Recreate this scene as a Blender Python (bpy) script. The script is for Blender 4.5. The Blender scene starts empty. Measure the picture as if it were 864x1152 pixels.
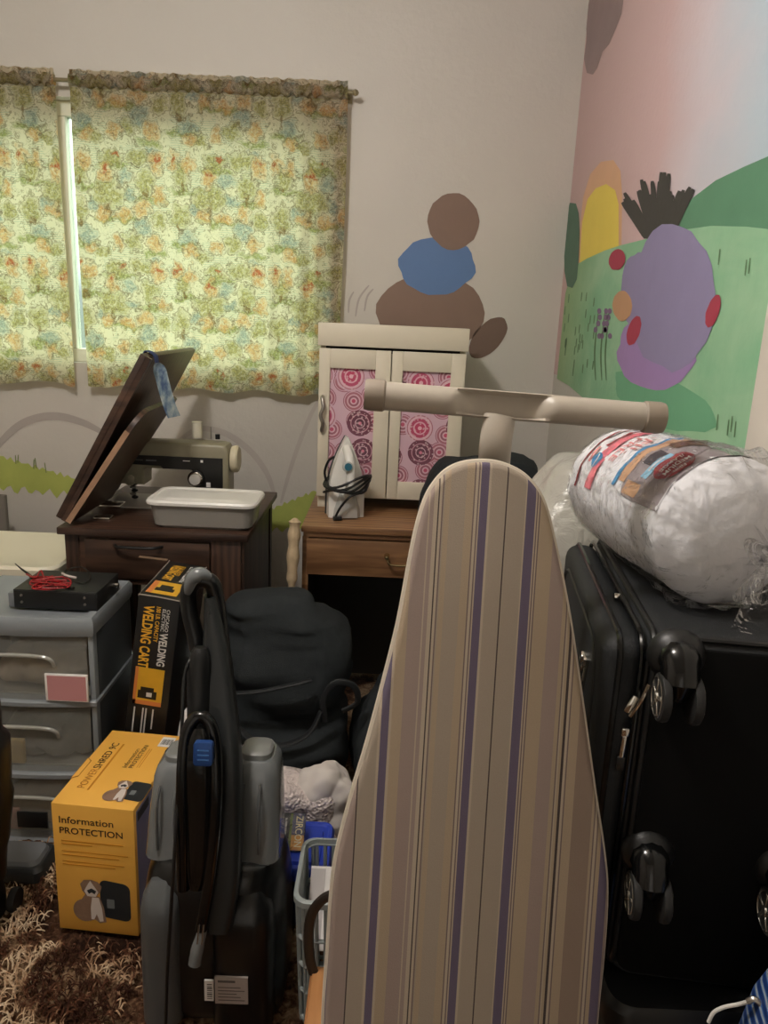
import bpy, bmesh, math, random
from mathutils import Vector, Matrix, noise
random.seed(7)
sc = bpy.context.scene
COL = sc.collection

# ------------------------------------------------------------------ camera
CAM_H, PITCH, ROLL, FPX = 1.36, math.radians(14), math.radians(2.5), 854.0
_r0, _u0 = Vector((1, 0, 0)), Vector((0, math.sin(PITCH), math.cos(PITCH)))
_F = Vector((0, math.cos(PITCH), -math.sin(PITCH)))
_R = _r0 * math.cos(ROLL) + _u0 * math.sin(ROLL)
_U = -_r0 * math.sin(ROLL) + _u0 * math.cos(ROLL)
CAM = Vector((0, 0, CAM_H))
cd = bpy.data.cameras.new('camera')
cd.sensor_fit = 'VERTICAL'
cd.sensor_height = 36.0
cd.lens = 36.0 * FPX / 1152.0
cd.clip_start = 0.02
cam = bpy.data.objects.new('camera', cd)
COL.objects.link(cam)
cam.matrix_world = Matrix(((_R.x, _U.x, -_F.x, CAM.x), (_R.y, _U.y, -_F.y, CAM.y), (_R.z, _U.z, -_F.z, CAM.z), (0, 0, 0, 1)))
sc.camera = cam

# ------------------------------------------------------------------ light and exposure
sc.view_settings.view_transform = 'Standard'
sc.view_settings.look = 'None'
sc.view_settings.gamma = 1.0
sc.view_settings.use_curve_mapping = False
sc.view_settings.exposure = 0.0

W = bpy.data.worlds.new('daylight')
sc.world = W
W.use_nodes = True
wn, wl = W.node_tree.nodes, W.node_tree.links
bg = wn['Background']
tc = wn.new('ShaderNodeTexCoord')
wnz = wn.new('ShaderNodeTexNoise'); wnz.inputs['Scale'].default_value = 9.0
wl.new(tc.outputs['Generated'], wnz.inputs['Vector'])
wr = wn.new('ShaderNodeValToRGB')
wr.color_ramp.elements[0].position = .40; wr.color_ramp.elements[0].color = (.74, .84, .66, 1)
wr.color_ramp.elements[1].position = .60; wr.color_ramp.elements[1].color = (.94, .96, .98, 1)
wl.new(wnz.outputs['Fac'], wr.inputs['Fac'])
wl.new(wr.outputs['Color'], bg.inputs['Color'])
# bright overcast sky above, dimmer trees and garden from the horizon down
wsep = wn.new('ShaderNodeSeparateXYZ'); wl.new(tc.outputs['Generated'], wsep.inputs[0])
wmr = wn.new('ShaderNodeMapRange'); wmr.inputs[1].default_value = .02; wmr.inputs[2].default_value = .16; wmr.inputs[3].default_value = 1.7; wmr.inputs[4].default_value = 11.5
wl.new(wsep.outputs[2], wmr.inputs[0]); wl.new(wmr.outputs[0], bg.inputs['Strength'])

ld = bpy.data.lights.new('ceiling_lamp_light', 'POINT')
ld.energy = 59.0
ld.color = (1.0, .95, .90)
ld.shadow_soft_size = 0.10
lo = bpy.data.objects.new('ceiling_lamp_light', ld)
lo.location = (-.66, .86, 2.44)
COL.objects.link(lo)
hd_ = bpy.data.lights.new('added_fill_light', 'AREA')          # unseen fill added behind the camera to brighten surfaces facing it
hd_.shape = 'RECTANGLE'; hd_.size = .8; hd_.size_y = 1.9; hd_.energy = 2.5; hd_.color = (1.0, .95, .88)
ho = bpy.data.objects.new('added_fill_light', hd_)
ho.location = (-.3, -1.57, 1.1); ho.rotation_euler = (math.radians(90), 0, 0)
COL.objects.link(ho)


# ------------------------------------------------------------------ helpers
def at(px, py, X=None, Y=None, Z=None):
    """a pixel of the 864x1152 frame to a point on a world plane"""
    d = _F + _R * ((px - 432) / FPX) + _U * ((576 - py) / FPX)
    t = (X - CAM.x) / d.x if X is not None else (Y - CAM.y) / d.y if Y is not None else (Z - CAM.z) / d.z
    return CAM + d * t


def lin(c):
    return tuple((v / 255 / 12.92) if v / 255 <= .04045 else ((v / 255 + .055) / 1.055) ** 2.4 for v in c)


class N:
    """small node-building helper"""
    def __init__(s, name):
        s.m = bpy.data.materials.new(name); s.m.use_nodes = True
        s.t = s.m.node_tree; s.n = s.t.nodes; s.l = s.t.links
        s.b = s.n['Principled BSDF']; s.out = s.n['Material Output']

    def new(s, kind, **kw):
        n = s.n.new('ShaderNode' + kind)
        for k, v in kw.items():
            setattr(n, k, v)
        return n

    def link(s, a, b): s.l.new(a, b)

    def math(s, op, a, b=None, c=None, clamp=False):
        n = s.n.new('ShaderNodeMath'); n.operation = op; n.use_clamp = clamp
        for i, v in enumerate((a, b, c)):
            if v is None: continue
            if isinstance(v, (int, float)): n.inputs[i].default_value = v
            else: s.l.new(v, n.inputs[i])
        return n.outputs[0]

    def mix(s, f, a, b, blend='MIX'):
        n = s.n.new('ShaderNodeMix'); n.data_type = 'RGBA'; n.blend_type = blend
        for sock, v in ((n.inputs[0], f), (n.inputs[6], a), (n.inputs[7], b)):
            if isinstance(v, (int, float)): sock.default_value = v
            elif isinstance(v, tuple): sock.default_value = (*v[:3], 1)
            else: s.l.new(v, sock)
        return n.outputs[2]

    def coords(s, which='Object'):
        return s.n.new('ShaderNodeTexCoord').outputs[which]

    def noise(s, scale, vec=None, detail=3, dist=0, rough=.5):
        n = s.n.new('ShaderNodeTexNoise')
        n.inputs['Scale'].default_value = scale; n.inputs['Detail'].default_value = detail
        n.inputs['Distortion'].default_value = dist; n.inputs['Roughness'].default_value = rough
        if vec is not None: s.l.new(vec, n.inputs['Vector'])
        return n

    def mapping(s, vec, scale=(1, 1, 1), rot=(0, 0, 0), loc=(0, 0, 0)):
        n = s.n.new('ShaderNodeMapping')
        n.inputs['Scale'].default_value = scale; n.inputs['Rotation'].default_value = rot; n.inputs['Location'].default_value = loc
        s.l.new(vec, n.inputs['Vector']); return n.outputs[0]

    def ramp(s, fac, stops, interp='LINEAR'):
        n = s.n.new('ShaderNodeValToRGB'); r = n.color_ramp; r.interpolation = interp
        while len(r.elements) < len(stops): r.elements.new(1.0)
        for e, (p, c) in zip(r.elements, stops):
            e.position = min(max(p, 0), 1); e.color = (*c[:3], 1)
        s.l.new(fac, n.inputs[0]); return n.outputs[0]

    def bump(s, height, strength=.3, dist=.002):
        n = s.n.new('ShaderNodeBump')
        n.inputs['Strength'].default_value = strength; n.inputs['Distance'].default_value = dist
        s.l.new(height, n.inputs['Height']); s.l.new(n.outputs[0], s.b.inputs['Normal'])

    def color(s, c):
        if isinstance(c, tuple): s.b.inputs['Base Color'].default_value = (*c[:3], 1)
        else: s.l.new(c, s.b.inputs['Base Color'])


def mat(name, c, rough=.6, metal=0, var=0, vscale=30, bump=0, bscale=150, spec=.5, trans=0, coat=0):
    """a surface of colour c (0-255), with mottling var and fine bump"""
    k = N(name); col = lin(c)
    k.b.inputs['Roughness'].default_value = rough; k.b.inputs['Metallic'].default_value = metal
    k.b.inputs['Specular IOR Level'].default_value = spec; k.b.inputs['Coat Weight'].default_value = coat
    if trans: k.b.inputs['Transmission Weight'].default_value = trans
    co = k.coords()
    if var:
        nz = k.noise(vscale, co, 4)
        k.color(k.mix(nz.outputs['Fac'], tuple(v * (1 - var) for v in col), tuple(min(1, v * (1 + var)) for v in col)))
    else:
        k.color(col)
    if bump: k.bump(k.noise(bscale, co, 3).outputs['Fac'], bump)
    return k.m


def wood(name, dark, light, scale=(2, 14, 14), rough=.45, axis=0):
    k = N(name); co = k.coords()
    sc_ = [14.0] * 3; sc_[axis] = 1.6
    v = k.mapping(co, scale=tuple(sc_))
    nz = k.noise(2.2, v, 6, .8)
    w = k.new('TexWave'); w.wave_type = 'BANDS'; w.bands_direction = 'YZX'[axis]
    w.inputs['Scale'].default_value = 1.1; w.inputs['Distortion'].default_value = 9; w.inputs['Detail'].default_value = 3
    k.link(v, w.inputs['Vector'])
    f = k.math('ADD', k.math('MULTIPLY', nz.outputs['Fac'], .6), k.math('MULTIPLY', w.outputs['Fac'], .4))
    k.color(k.ramp(f, [(.25, lin(dark)), (.75, lin(light))]))
    k.b.inputs['Roughness'].default_value = rough
    k.bump(f, .15, .001)
    return k.m


def spline(pts, n=8, closed=False):
    P = [Vector(p) for p in pts]; out = []; L = len(P)
    rng = range(L) if closed else range(L - 1)
    for i in rng:
        if closed: a, b, c, d = P[i - 1], P[i], P[(i + 1) % L], P[(i + 2) % L]
        else: a, b, c, d = P[max(i - 1, 0)], P[i], P[i + 1], P[min(i + 2, L - 1)]
        for j in range(n):
            t = j / n
            out.append(.5 * ((2 * b) + (c - a) * t + (2 * a - 5 * b + 4 * c - d) * t * t + (3 * b - a - 3 * c + d) * t ** 3))
    if not closed: out.append(P[-1])
    return out


def rrect(w, d, r, n=5):
    """rounded rectangle outline, counter-clockwise, centred"""
    out = []
    for cx, cy, a0 in ((w / 2 - r, d / 2 - r, 0), (-w / 2 + r, d / 2 - r, 90), (-w / 2 + r, -d / 2 + r, 180), (w / 2 - r, -d / 2 + r, 270)):
        for i in range(n + 1):
            a = math.radians(a0 + 90 * i / n)
            out.append((cx + r * math.cos(a), cy + r * math.sin(a)))
    return out


def frame(o, x, y):
    """matrix with origin o, local x and y along the given world directions"""
    x = Vector(x).normalized(); y = Vector(y); y = (y - x * y.dot(x)).normalized(); z = x.cross(y); o = Vector(o)
    return Matrix(((x.x, y.x, z.x, o.x), (x.y, y.y, z.y, o.y), (x.z, y.z, z.z, o.z), (0, 0, 0, 1)))


WM = {}
T = Matrix.Translation
RX = lambda a: Matrix.Rotation(math.radians(a), 4, 'X')
RY = lambda a: Matrix.Rotation(math.radians(a), 4, 'Y')
RZ = lambda a: Matrix.Rotation(math.radians(a), 4, 'Z')


class MB:
    def __init__(s, frame_=None):
        s.bm = bmesh.new(); s.mats = []; s.fr = frame_
        s.uv = None

    def mi(s, m):
        if m not in s.mats: s.mats.append(m)
        return s.mats.index(m)

    def add(s, b2, m, M=None):
        i = s.mi(m)
        for f in b2.faces: f.material_index = i
        if M is not None: b2.transform(M)
        me = bpy.data.meshes.new('tmp'); b2.to_mesh(me); b2.free()
        s.bm.from_mesh(me); bpy.data.meshes.remove(me)
        return s

    def box(s, lo, hi, m, bev=0, seg=2, M=None):
        b = bmesh.new(); bmesh.ops.create_cube(b, size=1)
        lo, hi = Vector(lo), Vector(hi)
        for v in b.verts: v.co = Vector([(lo[i] + hi[i]) / 2 + v.co[i] * (hi[i] - lo[i]) for i in range(3)])
        if bev: bmesh.ops.bevel(b, geom=b.edges[:], offset=bev, segments=seg, profile=.5, affect='EDGES')
        return s.add(b, m, M)

    def prism(s, poly, z0, z1, m, M=None, bev=0, seg=2):
        b = bmesh.new()
        lo = [b.verts.new((p[0], p[1], z0)) for p in poly]; hi = [b.verts.new((p[0], p[1], z1)) for p in poly]
        n = len(poly)
        f0 = b.faces.new(lo[::-1]); f1 = b.faces.new(hi)
        for i in range(n): b.faces.new((lo[i], lo[(i + 1) % n], hi[(i + 1) % n], hi[i]))
        bmesh.ops.recalc_face_normals(b, faces=b.faces[:])
        if bev:
            ed = [e for e in b.edges if e.verts[0].co.z == e.verts[1].co.z]
            bmesh.ops.bevel(b, geom=ed, offset=bev, segments=seg, profile=.5, affect='EDGES')
        return s.add(b, m, M)

    def loft(s, rings, m, caps=True, closed=True, M=None, cyclic=False):
        b = bmesh.new(); R = [[b.verts.new(p) for p in r] for r in rings]; n = len(R[0])
        for i in range(len(R) if cyclic else len(R) - 1):
            A, B = R[i], R[(i + 1) % len(R)]
            for j in range(n if closed else n - 1):
                b.faces.new((A[j], A[(j + 1) % n], B[(j + 1) % n], B[j]))
        if caps and closed and not cyclic:
            b.faces.new(R[0][::-1]); b.faces.new(R[-1])
        bmesh.ops.recalc_face_normals(b, faces=b.faces[:])
        return s.add(b, m, M)

    def tube(s, pts, r, m, seg=8, closed=False, flat=1.0, M=None):
        P = [Vector(p) for p in pts]; n = len(P); rings = []; prev = None
        for i in range(n):
            if closed: t = P[(i + 1) % n] - P[i - 1]
            else: t = P[min(i + 1, n - 1)] - P[max(i - 1, 0)]
            t.normalize()
            if prev is None:
                a = Vector((0, 0, 1)) if abs(t.z) < .9 else Vector((0, 1, 0))
                u = t.cross(a).normalized()
            else:
                u = (prev - t * prev.dot(t)).normalized()
            prev = u; v = t.cross(u)
            rr = r[i] if isinstance(r, (list, tuple)) else r
            rings.append([P[i] + u * rr * math.cos(2 * math.pi * k / seg) + v * rr * flat * math.sin(2 * math.pi * k / seg) for k in range(seg)])
        return s.loft(rings, m, caps=not closed, cyclic=closed, M=M)

    def lathe(s, prof, m, seg=24, M=None):
        """prof: (radius, z) pairs about local z"""
        return s.loft([[(max(r, 1e-5) * math.cos(2 * math.pi * k / seg), max(r, 1e-5) * math.sin(2 * math.pi * k / seg), z) for k in range(seg)] for r, z in prof], m, M=M)

    def cyl(s, a, b, r, m, seg=20, bev=0):
        a, b = Vector(a), Vector(b); d = b - a; L = d.length
        q = d.to_track_quat('Z', 'Y').to_matrix().to_4x4()
        pr = [(r, 0), (r, L)] if not bev else [(r - bev, 0), (r, bev), (r, L - bev), (r - bev, L)]
        return s.lathe(pr, m, seg, T(a) @ q)

    def poly(s, pts, m, M=None):
        b = bmesh.new(); b.faces.new([b.verts.new(p) for p in pts])
        return s.add(b, m, M)

    def grid(s, fn, nu, nv, m, M=None, uvs=None):
        b = bmesh.new(); V = [[b.verts.new(fn(i / nu, j / nv)) for j in range(nv + 1)] for i in range(nu + 1)]
        lay = b.loops.layers.uv.new('uv') if uvs else None
        for i in range(nu):
            for j in range(nv):
                f = b.faces.new((V[i][j], V[i + 1][j], V[i + 1][j + 1], V[i][j + 1]))
                if lay:
                    for lp, (a, c) in zip(f.loops, ((i, j), (i + 1, j), (i + 1, j + 1), (i, j + 1))): lp[lay].uv = uvs(a / nu, c / nv)
        return s.add(b, m, M)

    def blob(s, c, rad, m, sub=4, amp=.1, freq=6, seed=0, power=1.0, floor=None, fold=0, M=None):
        """soft lump: ellipsoid (power<1 boxier) with wrinkles"""
        b = bmesh.new(); bmesh.ops.create_icosphere(b, subdivisions=sub, radius=1)
        c = Vector(c); off = Vector((seed * 3.1, seed * 1.7, seed * 2.3))
        for v in b.verts:
            d = v.co.normalized()
            e = Vector([math.copysign(abs(x) ** power, x) for x in d])
            p = Vector([e[i] * rad[i] for i in range(3)])
            q = (p * freq) + off
            h = noise.noise(q) * amp + noise.noise(q * 2.7) * amp * .4
            if fold: h += fold * (abs(noise.noise(q * .8 + Vector((7, 3, 1)))) - .2)
            p = p + d * h * min(rad) * 1.0
            v.co = c + p
            if floor is not None and v.co.z < floor: v.co.z = floor + (v.co.z - floor) * .02
        return s.add(b, m, M)

    def text(s, body, m, M, w, h, bold=0.0, M2=None, fn=None, space=1.0):
        """lettering fitted to a w x h rectangle whose lower left corner is the origin of M"""
        c = bpy.data.curves.new('tmp', 'FONT'); c.body = body; c.offset = bold; c.resolution_u = 3; c.space_character = space
        o = bpy.data.objects.new('tmp', c); COL.objects.link(o)
        dg = bpy.context.evaluated_depsgraph_get(); dg.update()
        me = bpy.data.meshes.new_from_object(o.evaluated_get(dg))
        b = bmesh.new(); b.from_mesh(me)
        bpy.data.objects.remove(o); bpy.data.curves.remove(c); bpy.data.meshes.remove(me)
        if not b.verts: b.free(); return s
        xs = [v.co.x for v in b.verts]; ys = [v.co.y for v in b.verts]
        x0, x1, y0, y1 = min(xs), max(xs), min(ys), max(ys)
        for v in b.verts: v.co = Vector(((v.co.x - x0) / (x1 - x0) * w, (v.co.y - y0) / (y1 - y0) * h, 0))
        if fn:
            for v in b.verts: v.co = fn(v.co.x, v.co.y)
        return s.add(b, m, M)

    def build(s, name, parent=None, angle=38, smooth=True, merge=0, sub=0, local=False):
        if merge: bmesh.ops.remove_doubles(s.bm, verts=s.bm.verts[:], dist=merge)
        if parent is not None and not local: s.bm.transform(WM[parent.name].inverted())
        if smooth:
            for f in s.bm.faces: f.smooth = True
            ca = math.radians(angle)
            for e in s.bm.edges:
                if len(e.link_faces) == 2 and e.calc_face_angle(0) > ca: e.smooth = False
        me = bpy.data.meshes.new(name); s.bm.to_mesh(me); s.bm.free()
        for m in s.mats: me.materials.append(m)
        o = bpy.data.objects.new(name, me); COL.objects.link(o)
        if parent is not None: o.parent = parent; WM[o.name] = WM[parent.name].copy()
        else: WM[o.name] = Matrix.Identity(4)
        if sub:
            md = o.modifiers.new('smooth', 'SUBSURF'); md.levels = sub; md.render_levels = sub
        return o


def thing(name, label, cat, loc=(0, 0, 0), M=None, group=None):
    o = bpy.data.objects.new(name, None); COL.objects.link(o)
    m = M if M is not None else T(Vector(loc))
    o.matrix_world = m; WM[o.name] = m.copy()
    o.empty_display_size = .05
    o['label'] = label; o['category'] = cat
    if group: o['group'] = group
    return o


def tag(o, label, cat, group=None, kind=None):
    o['label'] = label; o['category'] = cat
    if group: o['group'] = group
    if kind: o['kind'] = kind
    return o


def struct(o):
    o['kind'] = 'structure'; return o


# ------------------------------------------------------------------ materials
m_wall = N('wall_paint'); _c = m_wall.coords()
m_wall.color(m_wall.mix(m_wall.noise(3, _c).outputs['Fac'], lin((200, 195, 186)), lin((209, 204, 196))))
m_wall.b.inputs['Roughness'].default_value = .55
m_wall.bump(m_wall.noise(55, _c, 4).outputs['Fac'], .35, .004); m_wall = m_wall.m
m_wall_plain = mat('plain_wall_paint', (205, 196, 184), .7)
m_trimwhite = mat('white_trim_paint', (222, 214, 204), .45)
m_ceiling = mat('ceiling_paint', (215, 208, 198), .8)
m_black = mat('black_plastic', (16, 17, 18), .42)
m_blackgloss = mat('glossy_black_plastic', (9, 10, 11), .16)
m_blackcloth = mat('black_cloth', (43, 47, 49), .85, var=.25, vscale=60, bump=.5, bscale=500, spec=.2)
m_softblack = mat('black_nylon', (33, 35, 37), .6, var=.15, vscale=20, bump=.35, bscale=700, spec=.35)
m_darkgrey = mat('dark_grey_plastic', (50, 53, 55), .4)
m_grey = mat('grey_plastic', (112, 116, 120), .38)
m_chrome = mat('chrome', (225, 222, 215), .12, metal=1)
m_steel = mat('brushed_steel', (170, 165, 158), .35, metal=1)
m_white = mat('white_plastic', (232, 230, 224), .35)
m_offwhite = mat('cream_plastic', (214, 204, 176), .4)
m_paper = mat('white_paper', (232, 228, 224), .7)

# ------------------------------------------------------------------ the room
WY, WX = 2.90, 0.615                       # back wall and right wall planes
LX, FY, CZ = -2.15, -1.6, 2.62             # left wall, wall behind the camera, ceiling
OX0, OX1, OZ0, OZ1 = -2.02, -.262, 1.165, 2.075   # window opening


def pw(px, py, d=.0015):
    return at(px, py, Y=WY - d)


def pr(px, py, d=.0015):
    return at(px, py, X=WX - d)


def ell(cx, cy, rx, ry, f, d, n=28, rot=0, wob=0, seed=0):
    out = []
    for i in range(n):
        a = 2 * math.pi * i / n
        k = 1 + wob * noise.noise(Vector((math.cos(a) * 2.2 + seed, math.sin(a) * 2.2, seed)))
        x, y = rx * k * math.cos(a), ry * k * math.sin(a)
        c, s_ = math.cos(rot), math.sin(rot)
        out.append(f(cx + x * c - y * s_, cy + x * s_ + y * c, d))
    return out


def stroke(pts, wpx, f, d):
    P = spline([(x, y, 0) for x, y in pts], 6); A = []; B = []
    for i in range(len(P)):
        t = (P[min(i + 1, len(P) - 1)] - P[max(i - 1, 0)]).normalized()
        nrm = Vector((-t.y, t.x, 0)) * wpx / 2 * (math.sin(math.pi * (i + .6) / (len(P) + .2)) ** .35)
        A.append(f(P[i].x + nrm.x, P[i].y + nrm.y, d)); B.append(f(P[i].x - nrm.x, P[i].y - nrm.y, d))
    return A, B


def paint_stroke(mb, pts, wpx, f, d, m):
    A, B = stroke(pts, wpx, f, d)
    mb.loft([[a, b] for a, b in zip(A, B)], m, caps=False, closed=False)


def pmat(name, c, var=.06, vs=14): return mat('mural_' + name, c, .6, var=var, vscale=vs, bump=.3, bscale=55)


# back wall with the window opening
mb = MB()
TH = .14
for a, b in (((LX, WY, 0), (OX0, WY + TH, CZ)), ((OX1, WY, 0), (WX + .14, WY + TH, CZ)), ((OX0, WY, 0), (OX1, WY + TH, OZ0)), ((OX0, WY, OZ1), (OX1, WY + TH, CZ))):
    mb.box(a, b, m_wall)
g_grey = pmat('soft_grey', (176, 168, 162)); g_grey2 = pmat('pale_grey', (192, 184, 177))
paint_stroke(mb, [(-14, 520), (4, 494), (28, 475), (60, 468), (92, 475), (120, 489)], 9, pw, .0016, g_grey)
paint_stroke(mb, [(196, 500), (222, 483), (252, 487), (280, 506), (300, 532), (309, 558)], 7, pw, .0016, g_grey2)
paint_stroke(mb, [(316, 566), (326, 530), (338, 495), (352, 462), (366, 440)], 5, pw, .0016, g_grey2)
for p in ([(392, 352), (393, 338), (398, 328)], [(400, 356), (404, 336), (415, 321)], [(410, 350), (413, 334), (420, 325)]):
    paint_stroke(mb, p, 2.2, pw, .0016, g_grey)
g_grass = mat('mural_yellow_green', (176, 186, 96), .6, var=.22, vscale=9, bump=.3, bscale=55)
top = [(x, 513 + .30 * x + 2.5 * math.sin(x * .9)) for x in range(-16, 100, 4)]
bot = [(x, 549 + .10 * x + 4.0 * math.sin(x * .42) + 1.5 * math.sin(x * 1.3)) for x in range(96, -20, -4)]
mb.poly([pw(x, y, .0016) for x, y in top + bot], g_grass)
top = [(x, 574 - .42 * (x - 302) + 2 * math.sin(x * .8)) for x in range(296, 362, 3)]
bot = [(x, 596 + 3 * math.sin(x * .5)) for x in range(360, 294, -3)]
mb.poly([pw(x, y, .0016) for x, y in top + bot], g_grass)
g_blade = pmat('blade_green', (120, 134, 84))
for x, y in ((18, 516), (20, 515), (38, 522), (41, 521), (52, 526)):
    paint_stroke(mb, [(x, y + 6), (x + random.uniform(-2, 2), y - random.uniform(3, 9))], 1.3, pw, .002, g_blade)
# plain rounded patches of brown and blue paint
g_brown = pmat('brown', (132, 108, 94)); g_brown2 = pmat('dark_brown', (116, 94, 82)); g_blue = pmat('blue', (92, 124, 172))
mb.poly(ell(484, 352, 61, 44, pw, .0016, wob=.05, seed=1), g_brown)
mb.poly(ell(549, 380, 28, 15, pw, .0016, rot=-.85, wob=.05, seed=4), g_brown2)
mb.poly(ell(492, 299, 43, 33, pw, .0020, wob=.10, seed=2), g_blue)
mb.poly(ell(510, 249, 29, 32, pw, .0024, wob=.08, seed=3), g_brown)
struct(mb.build('wall_back'))

# right wall with the painted landscape
mb = MB()
mb.box((WX, FY, 0), (WX + .14, WY + TH, CZ), m_wall)
k = N('mural_sky'); co = k.coords()
sep = k.new('SeparateXYZ'); k.link(co, sep.inputs[0])
nz = k.noise(1.7, k.mapping(co, scale=(1, 1.2, 2.0)), 5, .3)
f = k.math('ADD', k.math('MULTIPLY', sep.outputs['Y'], 1.0), k.math('MULTIPLY', nz.outputs['Fac'], .55))
f = k.math('ADD', f, k.math('MULTIPLY', sep.outputs['Z'], -.10))
f = k.math('DIVIDE', k.math('SUBTRACT', f, 1.15), 1.85)
k.color(k.ramp(f, [(.04, lin((170, 196, 208))), (.20, lin((186, 200, 212))), (.33, lin((212, 202, 210))), (.50, lin((214, 184, 186))), (.95, lin((200, 170, 168)))]))
k.b.inputs['Roughness'].default_value = .6; k.bump(k.noise(55, co, 4).outputs['Fac'], .35, .004)
g_sky = k.m
ye = at(848, 545, X=WX).y + .005
mb.poly([(WX - .0010, WY - .004, CZ - .002), (WX - .0010, WY - .004, 1.20), (WX - .0010, ye, 1.20), (WX - .0010, ye, CZ - .002)], g_sky)
g_glow = pmat('sun_glow', (222, 176, 140)); g_sun = pmat('sun_yellow', (236, 212, 92), .04)
g_hill = mat('mural_hill_green', (92, 142, 112), .6, var=.12, vscale=10, bump=.3, bscale=55)
k = N('mural_meadow'); co = k.coords()
nz = k.noise(3.2, k.mapping(co, scale=(1, 1, 2.2)), 5, .5); n2 = k.noise(22, k.mapping(co, scale=(1, 1, .35)), 4)
sepm = k.new('SeparateXYZ'); k.link(co, sepm.inputs[0])
fy = k.math('DIVIDE', k.math('SUBTRACT', sepm.outputs['Y'], 2.35), .6, clamp=True)
base = k.ramp(nz.outputs['Fac'], [(.3, lin((132, 190, 150))), (.7, lin((172, 210, 174)))])
base = k.mix(fy, base, lin((150, 168, 112)))
k.color(k.mix(k.math('MULTIPLY', n2.outputs['Fac'], .35), base, lin((96, 158, 116))))
k.b.inputs['Roughness'].default_value = .6; k.bump(k.noise(55, co, 4).outputs['Fac'], .35, .004); g_meadow = k.m
g_tree = mat('mural_tree_green', (78, 112, 92), .6, var=.15, vscale=30, bump=.3, bscale=55)
g_cloud = mat('mural_cloud_grey', (150, 130, 130), .6, var=.12, vscale=14, bump=.3, bscale=55)
mb.poly([pr(*p, .0014) for p in [(650, 296), (652, 262), (656, 222), (664, 196), (676, 182), (690, 180), (698, 192), (700, 220), (699, 284)]], g_glow)
mb.poly([pr(*p, .0018) for p in [(652, 298), (655, 250), (661, 224), (670, 212), (682, 207), (692, 214), (696, 230), (696, 284)]], g_sun)
yr = 1.245
def clampy(v): return Vector((v.x, max(v.y, ye), v.z))
mb.poly([clampy(pr(*p, .0022)) for p in [(756, 262), (762, 240), (780, 222), (805, 203), (836, 188), (866, 175), (890, 168), (890, 268), (820, 270), (780, 272)]], g_hill)
mb.poly([clampy(pr(*p, .0026)) for p in [(636, 330), (645, 300), (660, 291), (680, 282), (698, 276), (730, 268), (765, 259), (800, 254), (840, 255), (885, 260), (890, 420), (880, 580), (846, 548), (800, 520), (760, 500), (720, 482), (690, 470), (672, 461), (655, 447), (640, 434), (626.5, 426)]], g_meadow)
mb.poly([pr(x, y, .0030) for x, y in [(641, 228), (648, 229), (651, 240), (652, 262), (651, 292), (649, 314), (644, 324), (638, 322), (635, 305), (634.5, 275), (636, 248)]], g_tree)
mb.poly([pr(x, y, .0018) for x, y in [(664, -6), (702, -6), (699, 16), (692, 34), (685, 50), (678, 58), (672, 76), (667, 84), (660, 82), (657, 66), (660, 44), (659, 22)]], g_cloud)
# a plain lilac bush with a dark tuft and red blooms
g_lil = pmat('lilac', (146, 138, 176)); g_lil2 = pmat('violet', (164, 134, 188)); g_red = pmat('red', (172, 60, 82)); g_tuft = pmat('dark_tuft', (62, 60, 58)); g_tan = pmat('tan', (196, 152, 116))
g_shadegreen = pmat('deep_meadow_green', (110, 172, 134))
mb.poly([clampy(p) for p in ell(748, 452, 62, 26, pr, .0030, rot=.45, wob=.15, seed=7)], g_shadegreen)
random.seed(3)
for i in range(26):
    a = -.62 + 1.1 * i / 25 + random.uniform(-.06, .06); L = random.uniform(38, 58) * (1.0 - .35 * abs(a))
    x0_ = 742 + 24 * a
    paint_stroke(mb, [(x0_, 268), (x0_ + math.sin(a) * L * .5, 268 - math.cos(a) * L * .65), (x0_ + math.sin(a) * L * 1.15, 268 - math.cos(a) * L * 1.35)], 6.5, pr, .0030 + .00001 * i, g_tuft)
mb.poly(ell(738, 396, 44, 42, pr, .0034, wob=.12, seed=8), g_lil2)
mb.poly(ell(756, 334, 50, 82, pr, .0038, wob=.12, seed=9), g_lil)
mb.poly(ell(718, 330, 20, 46, pr, .0040, wob=.12, seed=11), g_lil)
for x, y, a, b in ((694, 292, 9, 12), (713, 372, 7, 17), (802, 350, 7, 19)):
    mb.poly(ell(x, y, a, b, pr, .0044, rot=.3, wob=.1, seed=x), g_red)
mb.poly(ell(700, 344, 11, 17, pr, .0044, wob=.1, seed=3), g_tan)
g_stalk = pmat('stalk_green', (96, 130, 92)); g_flower = pmat('flower_mauve', (132, 108, 140))
for x in (672, 679, 684):
    paint_stroke(mb, [(x - 2, 428), (x - 3, 395), (x + 1, 352)], 1.6, pr, .0034, g_stalk)
    for j in range(5): mb.poly(ell(x + random.uniform(-3, 3), 350 + j * 7, 2.4, 3.4, pr, .0036, n=8), g_flower)
for x, y in ((818, 482), (822, 478), (826, 484), (806, 476), (842, 300), (838, 302), (808, 290)):
    paint_stroke(mb, [(x, y + 8), (x + 2, y - 10)], 1.6, pr, .0034, g_stalk)
for i in range(30):
    x = random.uniform(634, 668); y = random.uniform(332, 420)
    paint_stroke(mb, [(x, y + 5), (x + 1, y - 5)], 1.2, pr, .0030, g_stalk)
struct(mb.build('wall_right'))

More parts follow.
